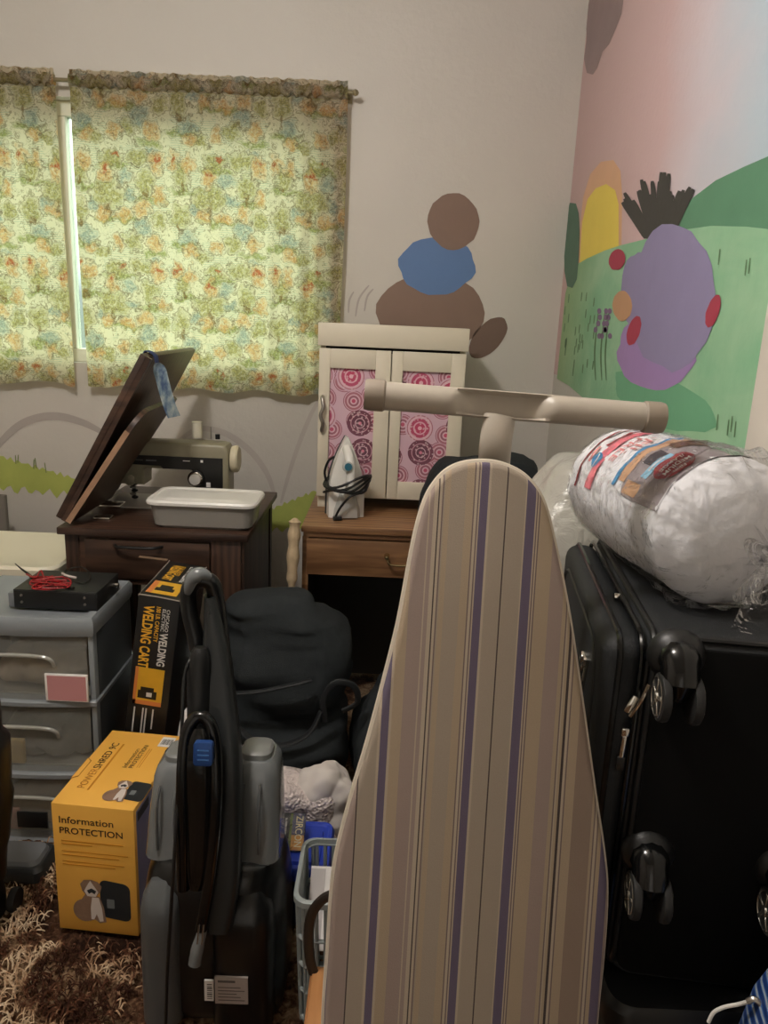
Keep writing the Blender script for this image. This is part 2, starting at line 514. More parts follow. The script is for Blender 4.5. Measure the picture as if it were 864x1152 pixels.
struct(MB().box((LX - .14, FY - .14, 0), (LX, WY + TH, CZ), m_wall_plain).build('wall_left'))
struct(MB().box((LX, FY - .14, 0), (WX + .14, FY, CZ), m_wall_plain).build('wall_front'))
struct(MB().box((LX - .14, FY - .14, CZ), (WX + .14, WY + TH, CZ + .1), m_ceiling).build('ceiling'))
struct(MB().box((LX, WY - .014, 0), (WX, WY, .262), m_trimwhite, .004).build('baseboard_back'))
struct(MB().box((WX - .024, 1.10, 0), (WX, ye, 2.30), m_trimwhite, .004).build('trim_1'))

# floor: mottled shag carpet
k = N('shag_carpet'); co = k.coords()
big = k.noise(6.5, co, 4, .8); fine = k.noise(90, co, 4)
f = k.math('ADD', k.math('MULTIPLY', big.outputs['Fac'], .62), k.math('MULTIPLY', k.noise(48, co, 4, 1.5).outputs['Fac'], .38))
k.color(k.ramp(f, [(.38, lin((44, 28, 20))), (.47, lin((84, 58, 42))), (.54, lin((128, 102, 78))), (.66, lin((168, 146, 118)))]))
k.b.inputs['Roughness'].default_value = .95; k.b.inputs['Specular IOR Level'].default_value = .1
k.bump(fine.outputs['Fac'], .8, .006); m_carpet = k.m
mb = MB()
mb.box((LX, FY, -.10), (WX, WY, -.022), m_carpet)


def shag(u, v):
    x, y = -1.5 + 2.1 * u, .80 + 1.1 * v
    p = Vector((x * 34, y * 34, 0))
    h = .026 * abs(noise.noise(p + Vector((noise.noise(p * .5) * 2, noise.noise(p * .6 + Vector((9, 2, 4))) * 2, 0)))) + .008 * noise.noise(p * 2.6)
    e = min(u, 1 - u, v, 1 - v) * 30
    return Vector((x, y, -.0165 + h * .75 * min(1, e)))


mb.grid(shag, 330, 175, m_carpet)
mb.box((LX, FY, -.03), (WX, WY, -.017), m_carpet)
struct(mb.build('floor'))

# loose curled carpet pile in front of the boxes
random.seed(11)
mb = MB()
pile = bmesh.new()
for i in range(5200):
    x, y = random.uniform(-1.22, -.30), random.uniform(1.10, 1.80)
    if y > 1.385 and -.745 < x < -.465: continue
    if x > -.47 and y > 1.17: continue
    if y > 1.70 and x < -.70: continue
    a = random.uniform(0, 6.28); L = random.uniform(.018, .036); h = random.uniform(.004, .017)
    if noise.noise(Vector((x * 14, y * 14, 3))) < -.30: h *= .5
    c = Vector((x, y, -.010)); cu = random.uniform(-1.4, 1.4); r = random.uniform(.0014, .0026); prev = None; p = c.copy()
    for j in range(5):
        t = j / 4; aa = a + cu * t
        p = c + Vector((math.cos(aa) * L * t, math.sin(aa) * L * t, (h + .010) * math.sin(math.pi * min(1, t * .85 + .05))))
        sd = Vector((-math.sin(aa), math.cos(aa), 0)) * r * (1 - .45 * t); up_ = Vector((0, 0, r * 1.1))
        ring = [pile.verts.new(p + sd), pile.verts.new(p + up_), pile.verts.new(p - sd)]
        if prev:
            for q in range(2): pile.faces.new((prev[q], prev[q + 1], ring[q + 1], ring[q]))
        prev = ring
k = N('shag_pile'); co = k.coords()
f = k.math('ADD', k.math('MULTIPLY', k.noise(7.5, co, 3, 1.2).outputs['Fac'], .8), k.math('MULTIPLY', k.noise(60, co, 2).outputs['Fac'], .2))
k.color(k.ramp(f, [(.40, lin((56, 32, 22))), (.47, lin((96, 62, 44))), (.51, lin((170, 138, 108))), (.60, lin((214, 192, 162)))]))
k.b.inputs['Roughness'].default_value = .9; k.b.inputs['Specular IOR Level'].default_value = .15
mb.add(pile, k.m)
tag(mb.build('carpet_pile', None, angle=180), 'curled shag pile of the brown mottled carpet', 'carpet', kind='stuff')

# window
m_frame = mat('window_frame_paint', (232, 232, 214), .5)
k = N('window_glass')
tr = k.new('BsdfTransparent'); tr.inputs[0].default_value = (.60, .655, .62, 1)
gl = k.new('BsdfGlossy'); gl.inputs['Roughness'].default_value = .05
mx = k.new('MixShader'); mx.inputs[0].default_value = .06
k.link(tr.outputs[0], mx.inputs[1]); k.link(gl.outputs[0], mx.inputs[2]); k.link(mx.outputs[0], k.out.inputs[0])
m_glass = k.m
mb = MB()
fw = .05
y0, y1 = WY + .05, WY + .10
for a, b in (((OX0, y0, OZ0), (OX1, y1, OZ0 + fw)), ((OX0, y0, OZ1 - fw), (OX1, y1, OZ1)), ((OX0, y0, OZ0 + fw), (OX0 + fw, y1, OZ1 - fw)), ((OX1 - fw, y0, OZ0 + fw), (OX1, y1, OZ1 - fw)),
             ((-1.232, y0, OZ0 + fw), (-1.197, y1, OZ1 - fw))):
    mb.box(a, b, m_frame, .004)
wf = struct(mb.build('window_1'))
MB().box((OX0 + fw, WY + .072, OZ0 + fw), (-1.232, WY + .076, OZ1 - fw), m_glass).build('window_pane', wf)
MB().box((-1.197, WY + .072, OZ0 + fw), (OX1 - fw, WY + .076, OZ1 - fw), m_glass).build('window_pane', wf)

# ------------------------------------------------------------------ curtains
k = N('curtain_print')
uvn = k.new('UVMap'); uvn.uv_map = 'uv'
wob = k.noise(26, uvn.outputs[0], 3)
vm = k.new('VectorMath'); vm.operation = 'MULTIPLY_ADD'
k.link(wob.outputs['Color'], vm.inputs[0]); vm.inputs[1].default_value = (.085, .075, 0); k.link(uvn.outputs[0], vm.inputs[2])
warped = vm.outputs[0]
TW, THh = .40, .375
md = k.new('VectorMath'); md.operation = 'MODULO'; k.link(warped, md.inputs[0]); md.inputs[1].default_value = (TW, THh, 1)


def motif(cx, cy, rx, ry):
    s_ = k.new('VectorMath'); s_.operation = 'SUBTRACT'; k.link(md.outputs[0], s_.inputs[0]); s_.inputs[1].default_value = (cx + .0, cy + .0, 0)
    d_ = k.new('VectorMath'); d_.operation = 'MULTIPLY'; k.link(s_.outputs[0], d_.inputs[0]); d_.inputs[1].default_value = (1 / (rx * 1.45), 1 / (ry * 1.45), 0)
    l_ = k.new('VectorMath'); l_.operation = 'LENGTH'; k.link(d_.outputs[0], l_.inputs[0])
    return l_.outputs['Value']


def group_mask(lst):
    cur = None
    for q in lst:
        v = motif(*q); cur = v if cur is None else k.math('MINIMUM', cur, v)
    return cur


fine = k.noise(210, uvn.outputs[0], 3, 1.0)
mid = k.noise(85, uvn.outputs[0], 3, .6)
bgc = k.mix(k.noise(7, uvn.outputs[0], 2).outputs['Fac'], lin((242, 234, 210)), lin((232, 230, 214)))
lines = k.new('TexWave'); lines.wave_type = 'BANDS'; lines.bands_direction = 'Y'; lines.inputs['Scale'].default_value = 42; lines.inputs['Distortion'].default_value = 3; lines.inputs['Detail'].default_value = 2
k.link(uvn.outputs[0], lines.inputs['Vector'])
lm = k.math('MULTIPLY', k.math('GREATER_THAN', lines.outputs['Fac'], .82), k.math('GREATER_THAN', k.noise(16, uvn.outputs[0], 2).outputs['Fac'], .52))
col = k.mix(k.math('MULTIPLY', lm, .5), bgc, lin((150, 180, 170)))


def lay(col, lst, c1, c2, soft=.45, amt=.85):
    g = group_mask(lst)
    a = k.math('MULTIPLY', k.math('DIVIDE', k.math('SUBTRACT', 1.0, g), soft, clamp=True), amt)
    inner = k.mix(k.math('MULTIPLY', k.math('SUBTRACT', fine.outputs['Fac'], .40), 5, clamp=True), c1, c2)
    rim = k.math('MULTIPLY', k.math('LESS_THAN', k.math('ABSOLUTE', k.math('SUBTRACT', g, k.math('ADD', .72, k.math('MULTIPLY', mid.outputs['Fac'], .5)))), .055), .55)
    col = k.mix(rim, col, lin((122, 108, 84)))
    a2 = k.math('MULTIPLY', a, k.math('MULTIPLY', k.math('SUBTRACT', mid.outputs['Fac'], .22), 3.2, clamp=True))
    return k.mix(a2, col, inner)


col = lay(col, [(.06, .05, .05, .012), (.21, .13, .075, .010), (.34, .02, .045, .012), (.33, .20, .05, .010), (.07, .24, .05, .010), (.20, .31, .06, .010)], lin((176, 182, 110)), lin((130, 142, 90)))
col = lay(col, [(.17, .215, .055, .036), (.05, .15, .030, .036), (.06, .285, .026, .030), (.19, .335, .034, .020), (.315, .255, .028, .036), (.29, .345, .040, .022), (.37, .14, .026, .022), (.26, .06, .026, .024), (.135, .02, .028, .018)], lin((200, 192, 126)), lin((130, 126, 78)))
col = lay(col, [(.17, .165, .010, .022), (.05, .105, .007, .014), (.315, .215, .008, .016), (.06, .25, .007, .012)], lin((160, 130, 86)), lin((104, 84, 58)))
col = lay(col, [(.03, .335, .018, .026), (.085, .325, .020, .026), (.165, .285, .020, .028), (.225, .145, .030, .018), (.145, .150, .020, .022), (.30, .165, .026, .024), (.36, .325, .026, .030), (.37, .215, .020, .026), (.345, .06, .026, .022), (.09, .03, .022, .018), (.20, .05, .020, .020)], lin((232, 200, 144)), lin((200, 142, 92)))
col = lay(col, [(.11, .175, .018, .018), (.30, .105, .028, .024), (.085, .075, .030, .022), (.235, .275, .024, .022), (.345, .385, .02, .02), (.25, .21, .018, .016)], lin((186, 202, 196)), lin((122, 138, 144)))
col = lay(col, [(.028, .342, .010, .008), (.168, .296, .010, .008), (.365, .335, .012, .008), (.21, .345, .008, .008)], lin((206, 116, 84)), lin((160, 74, 56)))
edge = None
sk = k.math('ABSOLUTE', k.math('SUBTRACT', k.noise(44, warped, 2, .8).outputs['Fac'], .5))
skm = k.math('MULTIPLY', k.math('LESS_THAN', sk, .016), .55)
col = k.mix(skm, col, lin((118, 104, 82)))
di = k.new('BsdfDiffuse'); tl = k.new('BsdfTranslucent'); mx = k.new('MixShader'); mx.inputs[0].default_value = .55
k.link(k.mix(1.0, col, (.56, .51, .50), 'MULTIPLY'), di.inputs[0]); k.link(k.mix(1.0, col, lin((252, 244, 222)), 'MULTIPLY'), tl.inputs[0])
k.link(di.outputs[0], mx.inputs[1]); k.link(tl.outputs[0], mx.inputs[2]); k.link(mx.outputs[0], k.out.inputs[0])
m_curtain = k.m

ROD_Z = 2.112


def curtain(x0, x1, name, label, seed, zb):
    root = thing(name, label, 'curtain', ((x0 + x1) / 2, 2.845, zb))

    def fold(x):
        a = noise.noise(Vector((x * 7 + seed, seed, 0))) * .022 + .012 * abs(math.sin(x * 21 + 2.2 * noise.noise(Vector((x * 5, seed, 2))))) ** .6 + .003 * math.sin(x * 110 + seed)
        return a

    def fn(u, v):
        x = x0 + (x1 - x0) * u; s_ = 1 - v
        z = ROD_Z - .02 + (zb - ROD_Z + .02) * s_
        if v < .02: z += .008 * math.sin(x * 26 + seed) + .006 * noise.noise(Vector((x * 14, seed, 5)))
        ph = .55 + .45 * s_
        y = 2.842 + fold(x) * ph + .0018 * noise.noise(Vector((x * 40, z * 5, seed)))
        sx = .010 * math.sin(z * 3 + seed) * s_ * (1 if u > .5 else -1) * abs(u - .5) * 2
        return Vector((x + sx, y, z))
    wid = (x1 - x0) * 1.12
    ob = MB().grid(fn, 190, 60, m_curtain, uvs=lambda u, v: (u * wid + 8, v * (ROD_Z - zb) + 8 + .12)).build('panel', root, angle=180)

    def head(u, v):
        x = x0 + (x1 - x0) * u; a = 2 * math.pi * v
        r = .015 + .0035 * math.sin(x * 170 + 3 * noise.noise(Vector((x * 30, seed, 1)))) + .0025 * noise.noise(Vector((x * 90, v * 3, seed)))
        return Vector((x, 2.842 + r * .85 * math.sin(a), ROD_Z + r * 1.25 * math.cos(a)))
    MB().grid(head, 260, 14, m_curtain, uvs=lambda u, v: (u * wid * 1.2 + 8, v * .10 + 8)).build('gathered_heading', root, angle=180)

    def ruff(u, v):
        x = x0 + (x1 - x0) * u
        y = 2.842 + .007 * math.sin(x * 150 + 2 * noise.noise(Vector((x * 25, seed, 9)))) * v
        return Vector((x, y, ROD_Z + .014 + .020 * v + .004 * v * noise.noise(Vector((x * 60, 1, seed)))))
    MB().grid(ruff, 260, 4, m_curtain, uvs=lambda u, v: (u * wid + 8, v * .02 + 8.3)).build('ruffle', root, angle=180)
    return root


xl = at(85, 260, Y=2.842).x; xr = at(385, 260, Y=2.842).x
curtain(xl + .006, xr + .006, 'window_curtain', 'wide printed cotton curtain right of the bright gap, behind the sewing machine', 1.3, 1.088)
curtain(-2.02, at(76, 260, Y=2.842).x - .016, 'window_curtain', 'printed curtain left of the bright window gap, cut by the picture edge', 4.1, 1.088)
rod = thing('curtain_rod', 'thin curtain rod threaded through both printed curtains', 'curtain rod', (-1.1, 2.842, ROD_Z))
m_rod = mat('rod_metal', (150, 140, 110), .4, metal=.6)
MB().cyl((-2.10, 2.842, ROD_Z), (xr + .022, 2.842, ROD_Z), .0065, m_rod).build('tube', rod)
MB().lathe([(.001, 0), (.008, .004), (.011, .012), (.008, .020), (.001, .024)], m_rod, 16, T((xr + .02, 2.842, ROD_Z)) @ RY(90)).build('finial', rod)
mb = MB(); mb.box((xr + .004, 2.842, ROD_Z - .006), (xr + .012, 2.90, ROD_Z + .006), m_rod, .001)
mb.box((xr - .003, 2.897, ROD_Z - .02), (xr + .019, 2.8995, ROD_Z + .02), m_rod, .001); mb.build('bracket', rod)

# ------------------------------------------------------------------ sewing table
m_walnut = wood('dark_walnut', (44, 30, 24), (84, 60, 46), axis=0, rough=.4)
m_walnutz = wood('dark_walnut_upright', (40, 27, 21), (76, 53, 41), axis=2, rough=.45)
m_walnutedge = mat('worn_edge', (158, 124, 98), .5, var=.2, vscale=40)
X0, X1, Y0, Y1, TZ = -.955, -.395, 2.13, 2.72, .74
st = thing('sewing_table', 'dark brown sewing machine table with its lid propped open', 'sewing table', ((X0 + X1) / 2, (Y0 + Y1) / 2, 0))
mb = MB(); mb.box((X0, Y0, TZ - .022), (X1, Y1, TZ), m_walnut, .003); mb.build('tabletop', st)
mb = MB()
mb.box((X0 + .02, Y0 + .025, .565), (X1 - .02, Y0 + .045, TZ - .022), m_walnut)
mb.box((X0 + .02, Y1 - .045, .50), (X1 - .02, Y1 - .025, TZ - .022), m_walnut)
mb.box((X1 - .035, Y0 + .045, .36), (X1 - .02, Y1 - .045, TZ - .022), m_walnutz)
mb.box((X0 + .02, Y0 + .045, .50), (X0 + .035, Y1 - .045, TZ - .022), m_walnutz); mb.build('apron', st)
mb = MB(); mb.box((X0 + .075, Y0 + .013, .585), (X1 - .115, Y0 + .026, TZ - .034), m_walnut, .003); df = mb.build('drawer_front', st)
mb = MB(); mb.tube(spline([(-.79, Y0 + .013, .690), (-.77, Y0 - .012, .692), (-.72, Y0 - .016, .692), (-.67, Y0 - .012, .692), (-.65, Y0 + .013, .690)], 5), .005, m_black); mb.build('pull', df)
mb = MB(); mb.box((X1 - .11, Y0 + .013, .40), (X1 - .022, Y0 + .035, TZ - .022), m_walnutz, .002); mb.build('front_panel', st)
for lx, ly in ((X0 + .015, Y0 + .02), (X1 - .055, Y0 + .02), (X0 + .015, Y1 - .06), (X1 - .055, Y1 - .06)):
    b_ = MB()
    b_.loft([[(lx + .02 + sx * w_, ly + .02 + sy * w_, z_) for sx, sy in ((-1, -1), (1, -1), (1, 1), (-1, 1))] for z_, w_ in ((0, .013), (.45, .019), (TZ - .022, .02))], m_walnutz)
    b_.build('leg', st)
# raised lid, its inner leaf
A = at(62, 583, Y=Y0 + .015); B = at(163, 400, Y=Y0 + .015)
A.x = X0 + .006; A.z = max(A.z, TZ + .012)
dirx = (B - A); dirx.y = 0; LL = dirx.length
FL = frame((A.x, Y0 + .012, A.z), dirx, (0, 1, 0))     # x up along the lid, y to the back, z away to the upper left
lid = MB()
dd = Y1 - Y0 - .04
lid.box((0, 0, -.006), (LL, dd, .013), m_walnut, .003, M=FL)
lid.box((.0, 0, -.020), (LL, .016, -.006), m_walnut, M=FL)
lidp = lid.build('lid', st)
for yy in (.06, dd - .12): MB().box((-.012, yy, -.012), (.03, yy + .05, -.0062), m_steel, .001, M=FL).build('hinge', lidp)
C0 = at(77, 590, Y=Y0 + .015); C1 = at(158, 463, Y=Y0 + .015)
C0.z = TZ + .014
dl = (C1 - C0); dl.y = 0; ll = dl.length
FC = frame((C0.x, Y0 + .012, C0.z), dl, (0, 1, 0))
rc = .07
leafpoly = [(0, 0)] + [(ll - rc + rc * math.sin(a), rc - rc * math.cos(a)) for a in [i * math.pi / 2 / 8 for i in range(9)]] + [(ll + .010, dd * .62), (0, dd * .62)]
lf = MB(); lf.prism(leafpoly, -.008, .006, m_walnut, FC)
lf.box((.0, -.003, -.009), (ll - rc, 0, .007), m_walnutedge, M=FC)
lf.build('inner_leaf', st)
# support brackets of the leaf
mb = MB()
mb.box((X0 + .02, Y0 + .25, TZ), (X0 + .10, Y0 + .31, TZ + .010), m_chrome, .002); mb.build('bracket', st)
MB().box((X0 + .07, Y0 + .10, TZ), (X0 + .12, Y0 + .14, TZ + .008), m_chrome, .002).build('bracket', st)

# ribbon looped over the lid
k = N('ribbon_cloth'); co = k.coords(); nz = k.noise(60, k.mapping(co, scale=(1, 1, .5)), 4)
k.color(k.ramp(nz.outputs['Fac'], [(.35, lin((54, 76, 108))), (.5, lin((106, 126, 138))), (.65, lin((158, 166, 162)))]))
m_ribbon = k.m
m_navy = mat('navy_cloth', (36, 54, 104), .7)
rb = thing('ribbon_strip', 'blue and grey ribbon strip looped over the raised lid edge', 'ribbon', FL @ Vector((LL, .05, 0)))
TL = LL - .025
ys, wd = .06, .030


def strip(mb, prof, m, yshift=lambda t: 0):
    A_ = []; n_ = len(prof)
    for i, p in enumerate(prof):
        dy = yshift(i / (n_ - 1))
        A_.append([p + Vector((0, ys + dy, 0)), p + Vector((0, ys + dy + wd, 0))])
    th = []
    for i in range(n_):
        t = (prof[min(i + 1, n_ - 1)] - prof[max(i - 1, 0)]).normalized(); nn = Vector((t.z, 0, -t.x)) * .0012
        th.append([A_[i][0] + nn, A_[i][1] + nn, A_[i][1] - nn, A_[i][0] - nn])
    mb.loft(th, m)


P_ = lambda a, c: Vector(FL @ Vector((a, 0, c))) - Vector((0, FL.translation.y, 0)) + Vector((0, Y0, 0))
loop = spline([P_(TL - .16, .017), P_(TL - .06, .018), P_(TL + .015, .019), P_(LL + .004, .014), P_(LL + .004, -.010), P_(LL - .012, -.024)], 6)
mb = MB(); strip(mb, loop, m_navy); mb.build('navy_loop', rb)
e0 = P_(LL - .012, -.025) + Vector((0, ys + wd / 2, 0))
tail = spline([e0, e0 + Vector((.010, -.004, -.03)), e0 + Vector((.022, -.008, -.075)), e0 + Vector((.034, -.008, -.120)), e0 + Vector((.046, -.006, -.152))], 6)
mb = MB(); n_ = len(tail); rg_ = []
for i, p in enumerate(tail):
    a_ = math.pi / 2 * max(0, 1 - i / (n_ * .28)); w_ = Vector((math.cos(a_), math.sin(a_), .25 * math.cos(a_))).normalized() * .0185
    nn = Vector((-math.sin(a_), math.cos(a_), 0)) * .0011
    rg_.append([p - w_ + nn, p + w_ + nn, p + w_ - nn, p - w_ - nn])
mb.loft(rg_, m_ribbon); mb.build('hanging_tail', rb)

# ------------------------------------------------------------------ sewing machine
m_sm = mat('machine_enamel', (142, 136, 114), .35, var=.06, vscale=20)
m_smd = mat('machine_bed_grey', (168, 164, 156), .4)
m_smblack = mat('machine_black_panel', (24, 24, 24), .35)
sm = thing('sewing_machine', 'old olive grey sewing machine with black control panel', 'sewing machine', (-.70, 2.52, TZ))
FS = frame((0, 2.46, TZ - .012), (1, 0, 0), (0, 0, 1))         # x right, y up, z towards the camera
outl = [(-.895, .075), (-.895, .195), (-.888, .210), (-.870, .218), (-.70, .221), (-.55, .221), (-.530, .216), (-.521, .200), (-.519, .0135), (-.632, .0135), (-.634, .118), (-.640, .128), (-.652, .132), (-.790, .132), (-.800, .126), (-.803, .075)]
mb = MB(); mb.prism(outl, -.10, .0, m_sm, FS, bev=.010, seg=3); body = mb.build('body', sm)
mb = MB(); mb.prism([(-.862, .176), (-.862, .145), (-.742, .143), (-.735, .134), (-.64, .134), (-.63, .12), (-.628, .07), (-.538, .07), (-.538, .176)], .0005, .004, m_smblack, FS, bev=.001, seg=1); pan = mb.build('control_panel', sm)
lt_ = mat('faint_lettering', (96, 94, 88), .5)
for lo__, hi__, m__ in (((-.845, .158, .0042), (-.80, .162, .0046), lt_), ((-.79, .158, .0042), (-.755, .162, .0046), m_grey), ((-.668, .162, .0042), (-.645, .1645, .0046), m_paper), ((-.61, .160, .0042), (-.602, .168, .0046), m_paper), ((-.592, .078, .0042), (-.578, .094, .0052), m_paper)):
    MB().box(lo__, hi__, m__, M=FS).build('panel_mark', pan)
dx, dz = at(221, 534, Y=2.46).x, at(221, 534, Y=2.46).z - TZ
mb = MB(); mb.lathe([(.027, 0), (.027, .008), (.024, .010)], m_smblack, 28, FS @ T((dx, dz, .004))); mb.lathe([(.024, 0), (.024, .006), (.021, .008)], m_chrome, 28, FS @ T((dx, dz, .012)))
mb.lathe([(.019, 0), (.018, .009), (.014, .012), (.001, .012)], m_white, 28, FS @ T((dx, dz, .018))); mb.build('stitch_dial', sm)
mb = MB(); mb.lathe([(.030, 0), (.042, .002), (.045, .010), (.045, .020), (.040, .026), (.018, .027), (.001, .027)], m_offwhite, 32, T((-.5195, 2.51, TZ + .155)) @ RY(90)); mb.build('handwheel', sm)
mb = MB(); mb.lathe([(.030, 0), (.014, .012), (.012, .03), (.022, .032), (.022, .04), (.001, .041)], m_offwhite, 20, T((0, 0, 0)) @ T((-.50, 2.51, TZ + .155)) @ RY(90)) if False else None
mb = MB(); sx_ = at(222, 497, Y=2.51).x
mb.cyl((sx_, 2.51, TZ + .222), (sx_, 2.51, TZ + .275), .017, mat('cream_thread', (206, 200, 180), .8, bump=.4, bscale=400)); mb.build('thread_spool', sm)
mb = MB(); kx = at(245, 500, Y=2.51).x
mb.cyl((kx, 2.51, TZ + .22), (kx, 2.51, TZ + .236), .008, m_black); mb.build('tension_knob', sm)
MB().cyl((kx - .02, 2.50, TZ + .22), (kx - .02, 2.50, TZ + .262), .002, m_steel).build('spool_pin', sm)
MB().cyl((-.85, 2.51, TZ + .215), (-.85, 2.51, TZ + .236), .003, m_steel).build('thread_guide', sm)
MB().cyl((-.80, 2.51, TZ + .215), (-.80, 2.51, TZ + .228), .003, m_black).build('thread_guide', sm)
mb = MB(); mb.cyl((-.848, 2.50, TZ + .012), (-.848, 2.50, TZ + .08), .005, m_steel)
for i in range(6): mb.lathe([(.004, 0), (.011, .004), (.011, .008), (.004, .011)], m_steel if i % 2 else m_black, 12, T((-.845 + .003 * (-1) ** i, 2.49, TZ + .008 + i * .0115)))
mb.lathe([(.018, 0), (.018, .006), (.010, .010), (.001, .010)], m_sm, 20, FS @ T((-.846, .090, 0))); mb.build('presser_foot', sm)
mb = MB(); mb.box((-.925, 2.385, TZ + .0002), (-.49, 2.58, TZ + .006), m_smd, .002); mb.build('bed_plate', sm)

# plastic container on the table
m_clearbox = mat('cloudy_plastic', (150, 146, 140), .25, trans=.12)
ct = thing('food_container', 'rectangular clear plastic container with white lid beside sewing machine', 'container', (-.545, 2.24, TZ))
cc = Vector((-.540, 2.250, TZ))
w0, d0 = .292, .165


def rr_ring(c, w, d, r, z, M=None): return [(c[0] + x, c[1] + y, z) for x, y in rrect(w, d, r)]


mb = MB(); mb.loft([rr_ring(cc, w0 - .02, d0 - .02, .03, TZ + .0005), rr_ring(cc, w0, d0, .03, TZ + .01), rr_ring(cc, w0 + .016, d0 + .016, .032, TZ + .072), rr_ring(cc, w0 + .030, d0 + .030, .034, TZ + .078)], m_clearbox); mb.build('tub', ct)
mb = MB(); mb.loft([rr_ring(cc, w0 + .036, d0 + .036, .036, TZ + .074), rr_ring(cc, w0 + .038, d0 + .038, .036, TZ + .082), rr_ring(cc, w0 + .030, d0 + .030, .034, TZ + .088), rr_ring(cc, w0 + .012, d0 + .012, .032, TZ + .088), rr_ring(cc, w0 + .006, d0 + .006, .030, TZ + .0845), rr_ring(cc, w0 - .06, d0 - .05, .02, TZ + .0845), rr_ring(cc, w0 - .066, d0 - .056, .02, TZ + .087), rr_ring(cc, w0 - .09, d0 - .08, .015, TZ + .087)], m_white, M=None); mb.build('lid', ct)

# ------------------------------------------------------------------ wooden desk
m_oak = wood("oak_veneer", (106, 74, 48), (164, 124, 86), axis=0, rough=.42)
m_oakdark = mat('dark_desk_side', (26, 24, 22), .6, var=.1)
DX0, DX1, DY0, DY1, DZ = at(341, 590, Z=.74).x, .46, 2.27, 2.80, .74
dk = thing('writing_desk', 'brown wood desk with one drawer and dark open knee space', 'desk', ((DX0 + DX1) / 2, (DY0 + DY1) / 2, 0))
mb = MB(); mb.box((DX0 - .004, DY0 - .006, DZ - .020), (DX1, DY1, DZ), m_oak, .003); mb.box((DX0 + .002, DY0 + .002, DZ - .036), (DX1 - .005, DY1, DZ - .020), m_oak); mb.build('desktop', dk)
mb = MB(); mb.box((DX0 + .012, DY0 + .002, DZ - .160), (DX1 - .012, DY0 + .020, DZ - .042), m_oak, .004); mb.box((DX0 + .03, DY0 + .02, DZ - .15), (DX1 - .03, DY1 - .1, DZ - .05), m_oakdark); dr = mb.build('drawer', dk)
hx = at(448, 630, Y=DY0).x; hz = at(448, 628, Y=DY0).z
m_brass = mat('old_brass', (190, 172, 130), .25, metal=1)
mb = MB()
for s_ in (-1, 1): mb.lathe([(.009, 0), (.007, .004), (.004, .012), (.007, .020), (.006, .026), (.001, .027)], m_brass, 14, T((hx + s_ * .036, DY0 + .002, hz + .006)) @ RX(90))
mb.tube(spline([(hx - .036, DY0 - .020, hz + .006), (hx - .030, DY0 - .024, hz - .010), (hx - .018, DY0 - .024, hz - .016), (hx + .018, DY0 - .024, hz - .016), (hx + .030, DY0 - .024, hz - .010), (hx + .036, DY0 - .020, hz + .006)], 6), .0036, m_brass); mb.build('bail_handle', dr)
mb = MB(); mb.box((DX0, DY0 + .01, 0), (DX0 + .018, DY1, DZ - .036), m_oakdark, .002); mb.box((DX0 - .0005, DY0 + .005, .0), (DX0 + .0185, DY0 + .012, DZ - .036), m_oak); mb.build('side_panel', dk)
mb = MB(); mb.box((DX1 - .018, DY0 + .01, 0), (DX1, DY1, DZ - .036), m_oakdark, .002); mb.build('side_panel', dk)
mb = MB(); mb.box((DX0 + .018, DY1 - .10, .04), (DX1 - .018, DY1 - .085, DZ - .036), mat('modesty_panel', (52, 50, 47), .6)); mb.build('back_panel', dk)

# pole with sleeve left of the desk
m_beige = mat('beige_fleece', (190, 168, 136), .9, var=.25, vscale=40, bump=.8, bscale=120)
m_lightwood = mat('pale_wood', (178, 146, 108), .5, var=.15, vscale=30)
pl = thing('padded_pole', 'pale wooden pole in a beige cloth sleeve leaning against desk side', 'pole', (-.285, 2.20, 0))
p0, p1 = Vector((-.290, 2.16, .004)), Vector((-.270, 2.235, .76))
mb = MB(); mb.tube([p0, p0.lerp(p1, .5), p1], .008, m_lightwood, 8); mb.build('stick', pl)
mb = MB(); q0 = p0.lerp(p1, .73)
mb.tube(spline([p0.lerp(p1, t) for t in (.70, .74, .80, .88, .95, 1.0, 1.015)], 4), [.008 + .010 * min(1, i / 9) + .0025 * math.sin(i * 1.3) for i in range(21)] + [.012, .010, .007, .003], m_beige, 10); mb.build('sleeve', pl)

# ------------------------------------------------------------------ white cabinet on the desk
m_cab = mat('cream_cabinet_paint', (220, 211, 190), .4, var=.02)
m_cabdark = mat('cabinet_gap', (30, 26, 24), .8)
k = N('medallion_fabric'); co = k.coords()
sx2 = k.new('SeparateXYZ'); k.link(co, sx2.inputs[0]); cb2 = k.new('CombineXYZ'); k.link(sx2.outputs[0], cb2.inputs[0]); k.link(sx2.outputs[2], cb2.inputs[1])
v2 = k.mapping(cb2.outputs[0], scale=(9.3, 9.3, 1), loc=(.3, .4, 0))
vo = k.new('TexVoronoi'); vo.voronoi_dimensions = '2D'; vo.feature = 'F1'; vo.inputs['Scale'].default_value = 1.0; vo.inputs['Randomness'].default_value = .55
k.link(v2, vo.inputs['Vector'])
rnd = k.new('SeparateColor'); k.link(vo.outputs['Color'], rnd.inputs[0])
d_ = vo.outputs['Distance']
A1 = k.ramp(d_, [(0, lin((222, 130, 150))), (.05, lin((70, 28, 36))), (.13, lin((216, 180, 186))), (.16, lin((82, 30, 42))), (.26, lin((200, 150, 158))), (.29, lin((92, 34, 46))), (.42, lin((120, 52, 62))), (.455, lin((216, 184, 196)))], 'CONSTANT')
A2 = k.ramp(d_, [(0, lin((240, 190, 200))), (.06, lin((196, 44, 84))), (.16, lin((232, 180, 192))), (.20, lin((190, 58, 92))), (.30, lin((228, 190, 200))), (.37, lin((180, 110, 120))), (.40, lin((216, 184, 196)))], 'CONSTANT')
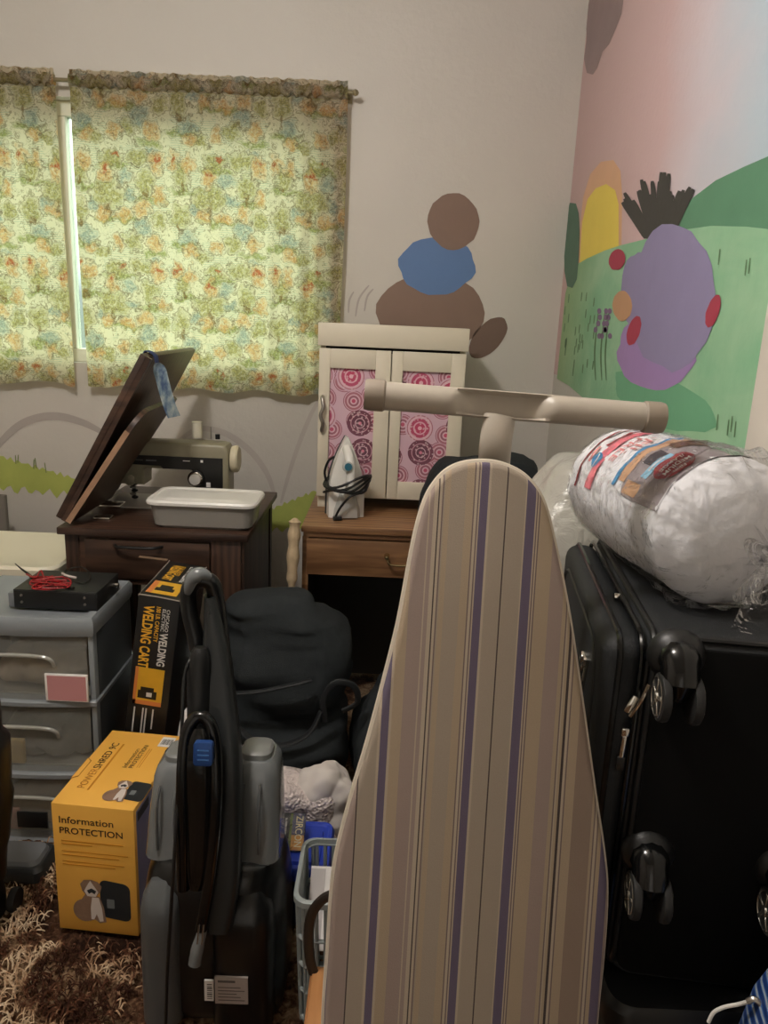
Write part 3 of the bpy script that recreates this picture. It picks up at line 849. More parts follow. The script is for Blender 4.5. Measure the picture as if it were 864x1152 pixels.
both = k.mix(k.math('GREATER_THAN', rnd.outputs[0], .45), A2, A1)
vo2 = k.new('TexVoronoi'); vo2.voronoi_dimensions = '2D'; vo2.inputs['Scale'].default_value = 1.35; vo2.inputs['Randomness'].default_value = .6
k.link(k.mapping(v2, loc=(3.37, 1.62, 0)), vo2.inputs['Vector'])
B1 = k.ramp(vo2.outputs['Distance'], [(0, lin((196, 70, 100))), (.08, lin((226, 190, 198))), (.14, lin((150, 90, 100))), (.22, lin((222, 186, 192))), (.28, lin((170, 104, 112))), (.36, lin((216, 176, 186))), (.40, lin((150, 84, 94))), (.43, lin((216, 184, 196)))], 'CONSTANT')
both = k.mix(k.math('GREATER_THAN', d_, k.math('SUBTRACT', .455, k.math('MULTIPLY', k.math('GREATER_THAN', rnd.outputs[0], .45), .055))), both, B1)
dots = k.new('TexVoronoi'); dots.inputs['Scale'].default_value = 95; k.link(co, dots.inputs['Vector'])
dm = k.math('MULTIPLY', k.math('LESS_THAN', dots.outputs['Distance'], .33), k.math('LESS_THAN', d_, .42))
both = k.mix(k.math('MULTIPLY', dm, .6), both, lin((232, 206, 204)))
k.color(k.mix(k.math('MULTIPLY', k.noise(14, co).outputs['Fac'], .35), both, lin((196, 140, 168))))
k.b.inputs['Roughness'].default_value = .7; m_medal = k.m
CX0, CX1, CY0, CY1 = -.232, .245, 2.50, 2.74
CZ0, CZ1 = .778, 1.352
cb = thing('small_cabinet', 'cream painted two door cabinet with pink medallion fabric panels, standing on desk', 'cabinet', ((CX0 + CX1) / 2, 2.62, DZ))
mb = MB(); mb.box((CX0 + .003, CY0 + .022, CZ0), (CX0 + .02, CY1, CZ1 - .07), m_cab, .002); mb.box((CX1 - .02, CY0 + .022, CZ0), (CX1 - .003, CY1, CZ1 - .07), m_cab, .002)
mb.box((CX0 + .02, CY1 - .012, CZ0), (CX1 - .02, CY1, CZ1 - .07), m_cab); mb.box((CX0 + .02, CY0 + .022, CZ0), (CX1 - .02, CY1 - .012, CZ0 + .016), m_cab); mb.box((CX0 + .02, CY0 + .03, CZ1 - .09), (CX1 - .02, CY1 - .012, CZ1 - .07), m_cabdark)
mb.build('carcass', cb)
mb = MB(); mb.box((CX0 - .004, CY0 - .006, CZ1 - .072), (CX1 + .004, CY1 + .004, CZ1), m_cab, .003); mb.build('top_box', cb)
for lx in (CX0 + .003, CX1 - .033):
    for ly in (CY0 + .022, CY1 - .03): MB().box((lx, ly, DZ), (lx + .03, ly + .03, CZ0), m_cab, .002).build('foot', cb)
mid_ = (CX0 + CX1) / 2 - .003
zt, zb_ = CZ1 - .080, CZ0 + .004
for (a, b, nm) in ((CX0 + .001, mid_ - .0015, 0), (mid_ + .0015, CX1 - .001, 1)):
    mb = MB(); y0, y1 = CY0 + .002, CY0 + .021
    sl, sr = (.036, .050) if nm == 0 else (.036, .046)
    mb.box((a, y0, zb_), (a + sl, y1, zt), m_cab, .002); mb.box((b - sr, y0, zb_), (b, y1, zt), m_cab, .002)
    mb.box((a + sl, y0, zt - .062), (b - sr, y1, zt), m_cab, .002); mb.box((a + sl, y0, zb_), (b - sr, y1, zb_ + .060), m_cab, .002)
    d_o = mb.build('door', cb)
    MB().box((a + sl - .004, y0 + .010, zb_ + .056), (b - sr + .004, y0 + .014, zt - .058), m_medal).build('fabric_panel', d_o)['label'] = 'pink fabric panel with dark red medallions'
    if nm == 0:
        hx0 = a + .014; hz0 = at(362, 465, Y=CY0).z
        mb = MB(); mb.tube(spline([(hx0, y0, hz0 + .055), (hx0, y0 - .014, hz0 + .050), (hx0 + .004, y0 - .022, hz0 + .022), (hx0 - .004, y0 - .024, hz0 - .005), (hx0 + .004, y0 - .022, hz0 - .030), (hx0, y0 - .014, hz0 - .052), (hx0, y0, hz0 - .058)], 5), .006, m_steel, 10); mb.build('handle', d_o)

# ------------------------------------------------------------------ iron
m_iron = mat('iron_white', (228, 226, 220), .25)
m_irong = mat('iron_grey', (186, 186, 182), .3)
FI = T((-.128, 2.415, DZ)) @ RZ(14)
ir = thing('clothes_iron', 'white clothes iron standing on its heel in front of cream cabinet', 'iron', M=FI)


def irx(z):      # half width of the body at height z
    t = z / .262
    return .056 * (1 if t < .30 else max(0.0, 1 - ((t - .30) / .70) ** 1.7)) + .002


def iring(z, y0, y1, sc_=1.0):
    h = irx(z) * sc_
    return [(x * h, y0 + (y1 - y0) * yy, z) for x, yy in ((-1, .10), (-.75, 0), (.75, 0), (1, .10), (1, .9), (.8, 1), (-.8, 1), (-1, .9))]


zs = [.001, .012, .03, .06, .09, .12, .15, .18, .205, .225, .24, .252, .26]
mb = MB(); mb.loft([iring(z, -.030 + .02 * (z / .262), .028) for z in zs], m_iron, M=FI); mb.build('body', ir)
mb = MB(); mb.loft([iring(z, .029, .036, 1.06) for z in zs], m_darkgrey, M=FI); mb.build('soleplate', ir)
mb = MB(); mb.loft([[(x * w_, y_, z_) for x, y_ in ((-1, -.032), (-.7, -d_2), (.7, -d_2), (1, -.032))] for z_, w_, d_2 in ((.004, .045, .050), (.03, .042, .055), (.07, .030, .055), (.085, .026, .036))], m_irong, M=FI); mb.build('heel_rest', ir)
mb = MB(); mb.tube(spline([(.0, -.035, .075), (.0, -.062, .085), (.0, -.076, .115), (.0, -.074, .165), (-.004, -.058, .205), (-.004, -.020, .225)], 6), .0155, m_iron, 12, M=FI); hd = mb.build('handle', ir)
mb = MB(); mb.lathe([(.017, 0), (.017, .007), (.014, .010)], m_irong, 24, FI @ T((-.012, -.082, .178)) @ RX(78)); mb.lathe([(.0125, 0), (.0115, .009), (.001, .0095)], mat('teal_dial', (32, 92, 112), .3), 24, FI @ T((-.012, -.088, .179)) @ RX(78)); mb.build('dial', ir)
mb = MB()
for j in range(5):
    zc = .098 + j * .0075
    pts = [(.070 * math.cos(a) * (1 + .10 * math.sin(3 * a + j)), -.020 + .070 * math.sin(a), zc + .012 * math.sin(a * 2 + j * .9) + .012 * math.cos(a)) for a in [2 * math.pi * i / 28 for i in range(28)]]
    mb.tube(pts, .0042, m_black, 7, closed=True, M=FI)
mb.tube(spline([(.060, -.02, .12), (.050, -.075, .100), (.0, -.088, .085), (-.028, -.078, .05), (-.040, -.066, .02), (-.043, -.062, .010)], 6), .004, m_black, 7, M=FI)
mb.tube(spline([(-.066, -.01, .12), (-.072, -.012, .15), (-.062, -.018, .185), (-.044, -.022, .20)], 6), .004, m_black, 7, M=FI)
mb.box((-.050, -.070, .001), (-.022, -.052, .014), m_black, .003, M=FI); mb.build('power_cord', ir)

# ------------------------------------------------------------------ black bag on the desk
mb = MB()
bag = [(.115, .760), (.110, .80), (.125, .865), (.165, .940), (.230, .952), (.30, .964), (.40, .972), (.455, .962), (.478, .93), (.478, .78), (.46, .745), (.18, .7435), (.150, .745)]
rings = []
for (yy, s_) in ((2.285, .80), (2.292, .93), (2.33, 1.0), (2.39, 1.0), (2.44, .96), (2.465, .85)):
    rings.append([(.30 + (x - .30) * s_, yy, .742 + (z - .742) * (s_ ** .6)) for x, z in [(p.x, p.z) for p in spline([(x, 0, z) for x, z in bag], 4, True)]])
mb.loft(rings, m_blackcloth)
for v in mb.bm.verts:
    h = noise.noise(v.co * 14) * .010 + noise.noise(v.co * 34) * .004
    v.co += Vector((h, h * .6, h if v.co.z > .76 else 0)); v.co.z = max(v.co.z, .7408)
tag(mb.build('cloth_bag', None, angle=28), 'black cloth bag slumped on the wooden desk beside cabinet', 'bag')

# ------------------------------------------------------------------ ironing board
BT = at(538, 520, Y=.885); KB = .20


def onboard(px, py, off=0):
    d = _F + _R * ((px - 432) / FPX) + _U * ((576 - py) / FPX)
    # plane: y - BT.y - KB*(z-BT.z) = 0
    t = (BT.y + off - CAM.y + KB * (CAM.z - BT.z)) / (d.y - KB * d.z)
    return CAM + d * t


FB = frame((0, BT.y, BT.z), (1, 0, 0), (0, KB, 1))      # x right, y up the board, z = x cross y (towards the camera)
FBi = FB.inverted()
L_ = [(538, 520), (519, 523), (503, 531), (490, 545), (480, 563), (471, 592), (463, 630), (450, 700), (434, 765), (415, 836), (396, 900), (380, 962), (373.5, 1010), (369, 1080), (364, 1160)]
R_ = [(557, 521), (574, 526), (590, 535), (604, 550), (614, 570), (622, 600), (633, 650), (643, 705), (652, 765), (662, 836), (671, 900), (680, 960), (684, 1010), (680, 1080), (672, 1160)]
ol = [FBi @ onboard(*p) for p in L_]; orr = [FBi @ onboard(*p) for p in R_]
bl, br_ = ol[-1], orr[-1]
ymin = FBi @ Vector((0, BT.y - KB * (BT.z - .03), .03))
tailL = [Vector((bl.x + .004, (bl.y + ymin.y) / 2, 0)), Vector((bl.x + .02, ymin.y + .03, 0)), Vector((bl.x + .05, ymin.y, 0))]
tailR = [Vector((br_.x - .05, ymin.y, 0)), Vector((br_.x - .02, ymin.y + .03, 0)), Vector((br_.x - .004, (br_.y + ymin.y) / 2, 0))]
outline = spline([(p.x, p.y, 0) for p in ol + tailL + tailR + orr[::-1]], 4, True)
k = N('striped_cover'); co = k.coords('Object')
s1000 = (FBi @ onboard(516, 1000)); s510 = (FBi @ onboard(546, 530))
slope = (s510.x - s1000.x) / (s510.y - s1000.y)
sp = k.new('SeparateXYZ'); k.link(co, sp.inputs[0])
xs_ = k.math('SUBTRACT', sp.outputs[0], k.math('MULTIPLY', k.math('SUBTRACT', sp.outputs[1], s1000.y), slope))
TA, MV, CR, PU, BK, TN, BR, DK = (156, 144, 130), (150, 134, 127), (176, 162, 144), (94, 86, 108), (58, 50, 51), (165, 148, 126), (138, 121, 108), (110, 96, 95)
S = [(40, PU), (58, MV), (110, BK), (114, TA), (160, CR), (164, PU), (185, DK), (188, CR), (192, DK), (194, TN), (220, MV), (260, CR), (265, MV), (273, DK), (276, CR), (284, BK), (289, CR), (296, DK), (299, TA), (304, TN), (318, TA), (360, TN), (379, DK), (383, CR), (389, DK), (394, CR), (398, PU), (421, CR), (425, TA), (468, BK), (472, TA), (520, CR), (525, PU), (548, CR), (553, DK), (556, CR), (560, DK), (563, TN), (600, MV), (640, TN), (650, DK), (653, CR), (659, TN), (666, BK), (671, CR), (680, DK), (683, TN), (706, BR), (760, TN), (768, DK), (771, CR), (778, DK), (781, TN), (790, PU), (815, MV)]
xw = lambda cx: (FBi @ onboard(350 + cx * 350 / 864, 1000)).x
xa, xb_ = xw(-40), xw(860)
nrm = k.math('DIVIDE', k.math('SUBTRACT', xs_, xa), xb_ - xa)
st_ = [((xw(c) - xa) / (xb_ - xa), lin(v)) for c, v in S]
h1, h2 = st_[:28], st_[27:]
h1[0] = (0, h1[0][1])
r1 = k.ramp(nrm, h1, 'CONSTANT'); r2 = k.ramp(nrm, [(0, h2[0][1])] + h2[1:], 'CONSTANT')
colr = k.mix(k.math('GREATER_THAN', nrm, h2[0][0]), r1, r2)
wv = k.noise(900, co, 2)
k.color(k.mix(k.math('MULTIPLY', wv.outputs['Fac'], .25), colr, lin((120, 108, 98))))
k.b.inputs['Roughness'].default_value = .85; k.b.inputs['Specular IOR Level'].default_value = .2
k.bump(k.math('ADD', wv.outputs['Fac'], k.noise(12, co, 2).outputs['Fac']), .25, .002)
m_stripe = k.m
m_board = mat('board_metal', (150, 146, 140), .4)
ib = thing('ironing_board', 'ironing board with striped cover standing on end, folded foot bar uppermost', 'ironing board', M=FB)
pts2 = [(p.x, p.y) for p in outline]
mb = MB(); mb.prism(pts2, -.020, .004, m_stripe, bev=.007, seg=3); cov = mb.build('cover', ib, local=True)
m_pipe = mat('cover_edge_binding', (196, 186, 170), .8)
mb = MB(); mb.tube([(x, y, -.013) for x, y in pts2], .0045, m_pipe, 8, closed=True); mb.build('edge_binding', ib, local=True)
mb = MB()
cx_ = sum(p[0] for p in pts2) / len(pts2); cy_ = sum(p[1] for p in pts2) / len(pts2)
mb.prism([(cx_ + (x - cx_) * .97, cy_ + (y - cy_) * .985) for x, y in pts2], -.028, -.0205, m_board); mb.build('deck', ib, local=True)
# foot bar and strut of the folded leg
m_foot = mat("beige_leg_enamel", (178, 169, 156), .38, var=.06, vscale=60)
HA, HB = FBi @ at(428, 445, Y=.965), FBi @ at(728, 469, Y=.965)
HM = HA.lerp(HB, .45)
ST = FBi @ at(557, 560, Y=.93)
mb = MB()
tb = Vector(HB - HA).normalized(); n_ = 60
rings = []
up = Vector((0, 1, 0)); up = (up - tb * up.dot(tb)).normalized(); fw_ = tb.cross(up)
for i in range(n_ + 1):
    t = i / n_
    q = max(0.0, 1 - ((t - .455) / .20) ** 2) if abs(t - .455) < .20 else 0
    q = q * q * (3 - 2 * q)
    ry_, rz_ = .0178 * (1 + .02 * q), .0178 * (1 - .0 * q)
    c = HA.lerp(HB, t); ring = []
    for a_i in range(40):
        a = 2 * math.pi * a_i / 40
        vy, vz = ry_ * math.sin(a), rz_ * math.cos(a)
        # pressed-in channel on the front of the middle
        if q > 0 and math.cos(a) > 0:
            e_s = min(1, max(0, (.90 - abs(math.sin(a))) / .14)); vz = vz * (1 - q * e_s) - .011 * q * e_s
        ring.append(c + up * vy + fw_ * vz)
    rings.append(ring)
mb.loft(rings, m_foot); mb.build('foot_bar', ib, local=True)
m_cap = mat('beige_rubber_cap', (146, 134, 120), .55)
for s_, e in ((-1, HA), (1, HB)):
    q = tb.to_track_quat('Z', 'Y').to_matrix().to_4x4()
    prof = [(.0165, -.004), (.0200, .0), (.0202, .018), (.0188, .024), (.001, .0242)]
    if s_ < 0: prof = [(r, -z) for r, z in prof][::-1]
    MB().lathe(prof, m_cap, 24, T(e - tb * s_ * .004) @ q).build('end_cap', ib, local=True)
mb = MB(); stp = [HM + Vector((0, -.014, -.002)), HM + Vector((-.004, -.05, 0)), ST + Vector((0, 0, -.035)), ST + Vector((-.01, -.25, -.045)), Vector((cx_, cy_, -.05))]
mb.tube(spline(stp, 5), .0205, m_foot, 16, flat=.55); mb.build('strut', ib, local=True)
mb = MB(); mb.box((cx_ - .03, cy_ - .04, -.06), (cx_ + .03, cy_ + .05, -.028), m_steel, .003); mb.build('hinge_bracket', ib, local=True)

# ------------------------------------------------------------------ tote, suitcase, fibre fill on the right
m_toted = mat('dark_tote_plastic', (40, 44, 42), .5)
tt = thing('storage_tote', 'dark storage tote under the black suitcase', 'tote', (.43, 1.0, 0))
mb = MB(); tc_ = (.452, 1.0)
mb.loft([rr_ring(tc_, .24, .40, .03, 0.0), rr_ring(tc_, .265, .44, .03, .50)], m_toted); mb.build('tub', tt)
mb = MB(); mb.loft([rr_ring(tc_, .282, .455, .03, .498), rr_ring(tc_, .285, .458, .03, .53), rr_ring(tc_, .273, .446, .03, .54), rr_ring(tc_, .258, .430, .03, .54)], m_black); mb.build('lid', tt)

SZ0 = .541
FSU = T((.318, .826, SZ0)) @ RZ(-6.5)
su = thing('suitcase', 'black soft suitcase lying on its side with four spinner wheels', 'suitcase', M=FSU)
SW, SL, SH = .222, .46, 1.018 - SZ0


def sbox(lo, hi, m, bev, seg=4): return MB().box(lo, hi, m, bev, seg)


mb = sbox((0, 0, 0), (SW, SL, SH), m_softblack, .026, 5); bodyS = mb.build('shell', su, local=True)
mb = MB(); mb.prism([(x + SW / 2, z + SH / 2) for x, z in rrect(SW - .02, SH - .02, .022, 5)], -.0, .006, mat('suitcase_base_black', (6, 6, 6), .8, spec=.15), Matrix(((1, 0, 0, 0), (0, 0, -1, .003), (0, 1, 0, 0), (0, 0, 0, 1))), bev=.002); mb.build('base_panel', su, local=True)
mb = MB()
for yy, r in ((.010, .004),):
    pts = [(x + SW / 2, yy, z + SH / 2) for x, z in rrect(SW - .004, SH - .004, .034, 6)]
    mb.tube(pts, r, m_black, 8, closed=True)
pts = [(.008, y + SL / 2, z + SH / 2) for y, z in rrect(SL - .006, SH - .006, .034, 6)]
mb.tube(pts, .0045, m_black, 8, closed=True)
pts = [(-.006, y + SL / 2, z + SH / 2) for y, z in rrect(SL - .012, SH - .012, .036, 6)]
mb.tube(pts, .0035, m_blackgloss, 8, closed=True)
mb.build('piping', su, local=True)
mb = sbox((-.050, .012, .012), (.004, SL - .012, SH - .014), m_softblack, .022, 5); pk = mb.build('front_panel', su, local=True)
mb = MB()
pts = [(-.0495, y + SL / 2, z + SH / 2 + .0) for y, z in rrect(SL - .09, SH - .08, .06, 6)]
mb.tube(pts, .003, m_black, 6, closed=True)
pts = [(-.030, y + SL / 2, z + SH / 2) for y, z in rrect(SL - .022, SH - .022, .03, 6)]
mb.tube(pts, .0038, m_blackgloss, 6, closed=True)
mb.build('zipper', pk, local=True)
mb = sbox((-.064, .06, .04), (-.045, SL - .07, SH * .58), m_softblack, .009, 4); mb.build('outer_pocket', su, local=True)


def puller(name, par, pos, tilt, sc_=1.0):
    mb = MB(); M_ = T(pos) @ RX(tilt) @ Matrix.Scale(sc_, 4)
    mb.box((-.004, -.002, -.004), (.004, .005, .006), m_chrome, .0012, M=M_); mb.box((-.0025, -.0012, -.034), (.0025, .0012, -.003), m_chrome, .001, M=M_); mb.box((-.0045, -.0016, -.050), (.0045, .0016, -.032), m_black, .0012, M=M_)
    return mb.build(name, par, local=True)


for pos, tl_ in (((-.052, .10, SH - .085), 18), ((-.053, .113, SH - .085), 28), ((-.012, .16, SH - .010), 70), ((-.016, -.001, SH - .125), 6)):
    puller('zipper_pull', su, pos, tl_, 1.45 if pos[0] < -.05 else 1.1)
mb = MB(); mb.box((-.004, -.003, -.012), (.004, .003, .012), m_chrome, .002, M=T((-.014, -.004, SH - .085)) @ RY(24)); mb.tube(spline([(-.014, -.006, SH - .10), (-.006, -.010, SH - .080), (.002, -.010, SH - .055)], 5), .0022, m_chrome, 6); mb.build('zipper_pull', su, local=True)
m_spoke = N('wheel_hub'); _co = m_spoke.coords(); m_spoke.color(lin((190, 186, 176))); m_spoke.b.inputs['Metallic'].default_value = .9; m_spoke.b.inputs['Roughness'].default_value = .25; m_spoke = m_spoke.m
m_rub = mat('wheel_rubber', (24, 24, 24), .6)
for wx in (.030, .190):
    for wz in (SH - .060, SH - .327):
        cas = MB()
        cas.lathe([(.033, 0), (.033, .006), (.028, .014), (.020, .022), (.001, .024)], m_black, 20, T((wx, .004, wz + .040)) @ RX(90))
        cas.tube(spline([(wx, .002, wz + .042), (wx, -.018, wz + .038), (wx, -.030, wz + .018), (wx, -.030, wz)], 5), [.024] * 6 + [.022] * 5 + [.017, .014, .012, .010, .009], m_blackgloss, 12)
        caster = cas.build('caster', su, local=True)
        for sx in (-1, 1):
            w_ = MB(); M_ = T((wx + sx * .017, -.030, wz)) @ RY(90 * sx)
            w_.lathe([(.022, -.006), (.0275, -.004), (.0285, .0), (.0275, .005), (.0245, .0065)], m_rub, 26, M_)
            w_.lathe([(.0245, .0064), (.0225, .0072), (.0215, .0058), (.008, .0056), (.006, .0085), (.001, .009)], m_spoke, 26, M_)
            for s5 in range(5): w_.box((.005, -.0025, .0058), (.0225, .0025, .0078), m_spoke, .0006, 1, M=M_ @ RZ(72 * s5))
            w_.build('wheel', caster, local=True)

# pillow stuffing in clear bag, printed wrapper
m_fill = mat('white_batting', (240, 240, 242), .75, var=.03, vscale=30, bump=.7, bscale=70)
k = N('clear_film')
gl = k.new('BsdfGlossy'); gl.inputs['Roughness'].default_value = .07; tr = k.new('BsdfTransparent'); tr.inputs[0].default_value = (.97, .97, .98, 1)
co = k.coords(); nzf = k.noise(20, co, 3, 1.6)
bp = k.new('Bump'); bp.inputs['Strength'].default_value = .9; bp.inputs['Distance'].default_value = .03; k.link(nzf.outputs['Fac'], bp.inputs['Height']); k.link(bp.outputs[0], gl.inputs['Normal'])
fr = k.new('Fresnel'); fr.inputs['IOR'].default_value = 1.35; k.link(bp.outputs[0], fr.inputs['Normal'])
mx = k.new('MixShader'); k.link(k.math('MULTIPLY', fr.outputs[0], .6), mx.inputs[0]); k.link(tr.outputs[0], mx.inputs[1]); k.link(gl.outputs[0], mx.inputs[2]); k.link(mx.outputs[0], k.out.inputs[0])
m_film = k.m
fa = at(690, 538, Y=1.27); fb = at(836, 622, Y=.90)
RF = .098
fa.z = fb.z = 1.018 + RF + .0015
ax = (fb - fa); AL = ax.length; ax.normalize()
FF = frame(fa, Vector((0, 0, 1)).cross(ax) * -1, ax)     # local x sideways, y along the roll to the near end
_side = FF.to_3x3() @ Vector((1, 0, 0))
if _side.x > 0: FF = frame(fa, _side * -1, ax)
# now local x points to the photo's left, y towards the near end, z = up
ff = thing('stuffing_roll', 'roll of white pillow stuffing in printed clear bag on the suitcase', 'pillow stuffing', M=T(fa))


def rad(s):       # radius along the roll, s in metres from the far end
    t = s / AL
    if t < .12: return RF * (1 - (1 - t / .12) ** 2.2 * .30) * .94
    if t > .86: return RF * max(.12, (1 - ((t - .86) / .20) ** 2 * .78))
    return RF * (.94 + .06 * math.sin((t - .12) / .74 * math.pi))


def onroll(a, s, off=0):          # a: angle from the top, positive to the photo's left
    r = rad(s) + off
    w = .0025 * noise.noise(Vector((a * 4, s * 30, 2))) + .0015 * noise.noise(Vector((a * 9, s * 70, 5)))
    x, z = (r + w) * math.sin(a), (r + w) * math.cos(a)
    if z < -RF + .001: z = -RF + .001
    return FF @ Vector((x, s, z))


mb = MB(); NS = 44
mb.loft([[onroll(-2 * math.pi * i / 64, AL * j / NS) for i in range(64)] for j in range(NS + 1)], m_fill); mb.build('stuffing', ff, angle=80)
mb = MB()


PA = .52     # the print is turned towards the photo's left
_onroll = onroll


def onprint(a, s, off=0): return _onroll(a + PA, s + .012, off)


def wrapm(a0, a1, s0, s1, m, off, nu=16, nv=4, curve=0):
    mb.grid(lambda u, v: onprint(a0 + (a1 - a0) * u, s0 + (s1 - s0) * v + curve * math.sin(math.pi * u), off), nu, nv, m)


pr_ = lambda n, c: mat('print_' + n, c, .45)
c_red = pr_('dark_red', (150, 44, 52)); c_pink = pr_('pink', (230, 128, 140)); c_lpink = pr_('salmon', (232, 150, 150)); c_sky = pr_('blue', (74, 146, 196)); c_tanp = pr_('tan', (206, 164, 128)); c_brown = pr_('brown', (110, 78, 62)); c_greyp = mat('print_photo_grey', (160, 150, 152), .45, var=.2, vscale=40); c_lblue = pr_('light_blue', (150, 200, 224)); c_whitep = pr_('white', (236, 232, 230)); c_dkphoto = mat('print_photo_dark', (78, 72, 78), .45, var=.35, vscale=90)
wrapm(-.5, 1.02, .050, .057, c_red, .0016)
wrapm(-.5, .95, .095, .118, c_pink, .0016)
wrapm(-.7, .20, .083, .092, c_red, .0016)
mb.grid(lambda u, v: onprint(.48 + .13 * math.cos(2 * math.pi * u) * v, .095 + .014 * math.sin(2 * math.pi * u) * v, .0022), 24, 3, c_sky)
wrapm(.38, .60, .0935, .0965, c_whitep, .0027, 6, 1)
# lettering, upside down to the viewer: runs towards the photo's left, tops towards the near end
tw = lambda a_start, s0, off=.0022: (lambda x, y: onprint(a_start + x / RF, s0 + y, off))
mb.text('FREE', c_lpink, None, .056, .016, .01, fn=tw(-.15, .128))
mb.text('-FIL', c_lpink, None, .052, .022, .01, fn=tw(-.30, .150))
wrapm(.25, .55, .069, .076, c_lpink, .0022, 6, 2)
# photo panel with an arched top
ph = lambda u, v: onprint(-.75 + 1.55 * u, .185 + .030 * (1 - math.sin(math.pi * u)) + (.130 - .030 * (1 - math.sin(math.pi * u))) * v, .0018)
mb.grid(ph, 30, 8, c_greyp)
wrapm(-.72, .72, .178, .186, c_sky, .0024, 24, 2, curve=.004)
wrapm(-.6, .62, .190, .208, c_tanp, .0024, 20, 3)
wrapm(-.68, -.2, .206, .236, c_brown, .0026, 10, 3)
wrapm(-.05, .26, .215, .238, c_dkphoto, .0026, 8, 3)
wrapm(.56, .76, .215, .250, c_tanp, .0026, 8, 3)
# badge
mb.grid(lambda u, v: onprint(.10 + .30 * math.cos(2 * math.pi * u) * v, .272 + .026 * math.sin(2 * math.pi * u) * v, .0034), 28, 3, c_red)
wrapm(-.05, .46, .240, .252, c_lblue, .0036, 10, 2)
mb.text('Firm', c_whitep, None, .018, .006, .0, fn=tw(.02, .288, .0042))
mb.text('MEDIUM', c_whitep, None, .042, .008, .01, fn=tw(-.12, .276, .0042))
mb.text('/LARGE', c_whitep, None, .038, .008, .01, fn=tw(-.10, .264, .0042))
wrapm(.06, .34, .2445, .2475, c_whitep, .0044, 6, 1)
mb.build('printed_label', ff, angle=80)
# clear plastic wrap with gathered end
mb = MB(); rings = []
prof = [(j / 40 * AL, None) for j in range(2, 41)]
for s_, _ in prof:
    ring = []
    for i in range(144):
        a = -2 * math.pi * i / 144
        g_ = max(0, (s_ / AL - .40) / .60); ext = .003 + .012 * g_ * (1 + .9 * noise.noise(Vector((math.cos(a) * 3, math.sin(a) * 3, s_ * 16)))) + .004 * g_ * math.sin(a * 17 + 4 * noise.noise(Vector((math.cos(a) * 2, math.sin(a) * 2, s_ * 9))))
        p = onroll(a, s_, ext); p.z = max(p.z, 1.0195); ring.append(p)
    rings.append(ring)
for j in range(1, 10):      # gather, then a flared tail
    t = j / 9
    rr_ = RF * (.30 - .24 * min(1, t * 2)) if t < .5 else RF * (.06 + (t - .5) * 1.2)
    ring = []
    for i in range(144):
        a = -2 * math.pi * i / 144
        pl_ = 1 + .35 * math.sin(a * 9) * (1 if t > .3 else t * 3)
        p = FF @ Vector((rr_ * pl_ * math.sin(a) - .004 * j, AL + .055 * t + .012 * t * math.sin(5 * a), rr_ * pl_ * math.cos(a) * (1 if t < .5 else 1.1) - .045 * t ** 2)); p.z = max(p.z, .935)
        ring.append(p)
    rings.append(ring)
mb.loft(rings, m_film, caps=False); mb.build('plastic_wrap', ff, angle=60)

# milky bag between board and suitcase
k = N('milky_film'); co = k.coords(); k.color(lin((206, 203, 194))); k.b.inputs['Roughness'].default_value = .22; k.b.inputs['Transmission Weight'].default_value = .25
k.bump(k.noise(16, co, 4, 1.0).outputs['Fac'], .8, .012); m_milky = k.m
mb = MB()
mb.blob((.43, 1.62, .54), (.165, .165, .60), m_milky, 5, .16, 7, 3, .75, .001, fold=.25)
for v in mb.bm.verts:
    v.co.x = min(v.co.x, WX - .012)
    if v.co.z > 1.0: v.co.z = 1.0 + (v.co.z - 1.0) * .75
tag(mb.build('plastic_bag', None, angle=180), 'tall milky plastic bag standing behind the ironing board and suitcase', 'plastic bag')

# blue woven bag and hook at the lower right
k = N('blue_weave'); co = k.coords(); w = k.new('TexWave'); w.inputs['Scale'].default_value = 34; w.inputs['Distortion'].default_value = 1.5; k.link(k.mapping(co, rot=(.0, .5, .3)), w.inputs['Vector'])
k.color(k.ramp(w.outputs['Fac'], [(.25, lin((24, 52, 110))), (.7, lin((40, 92, 160))), (.93, lin((150, 160, 172)))])); k.b.inputs['Roughness'].default_value = .5; m_weave = k.m
mb = MB()
rings = []
for z_, w_, d_2 in ((.001, .11, .060), (.05, .122, .068), (.35, .122, .068), (.56, .120, .066), (.63, .108, .060), (.67, .094, .050), (.71, .066, .034), (.72, .04, .016)):
    rings.append([(.530 + x * (1 + .05 * noise.noise(Vector((x * 30, y * 30, z_ * 9)))), .692 + y, z_) for x, y in rrect(w_ * 1.5, d_2 * 1.6, min(.028, d_2 * .7), 5)])
mb.loft(rings, m_weave); tag(mb.build('woven_bag', None, angle=60), 'blue striped woven bag at the lower right corner', 'bag')
hk = [at(797, 1150, Y=.725), at(803, 1139, Y=.725), at(815, 1133, Y=.722), at(830, 1130, Y=.716), at(841, 1127, Y=.708)]
mb = MB(); mb.tube(spline(hk, 6), .0022, m_white, 8); mb.tube(spline([hk[-1], hk[-1] + Vector((.006, -.002, .006)), hk[-1] + Vector((.014, -.006, .002))], 4), .0035, m_steel, 8)
tag(mb.build('wire_hook', None), 'bent white wire hook caught on the blue woven bag', 'hook')

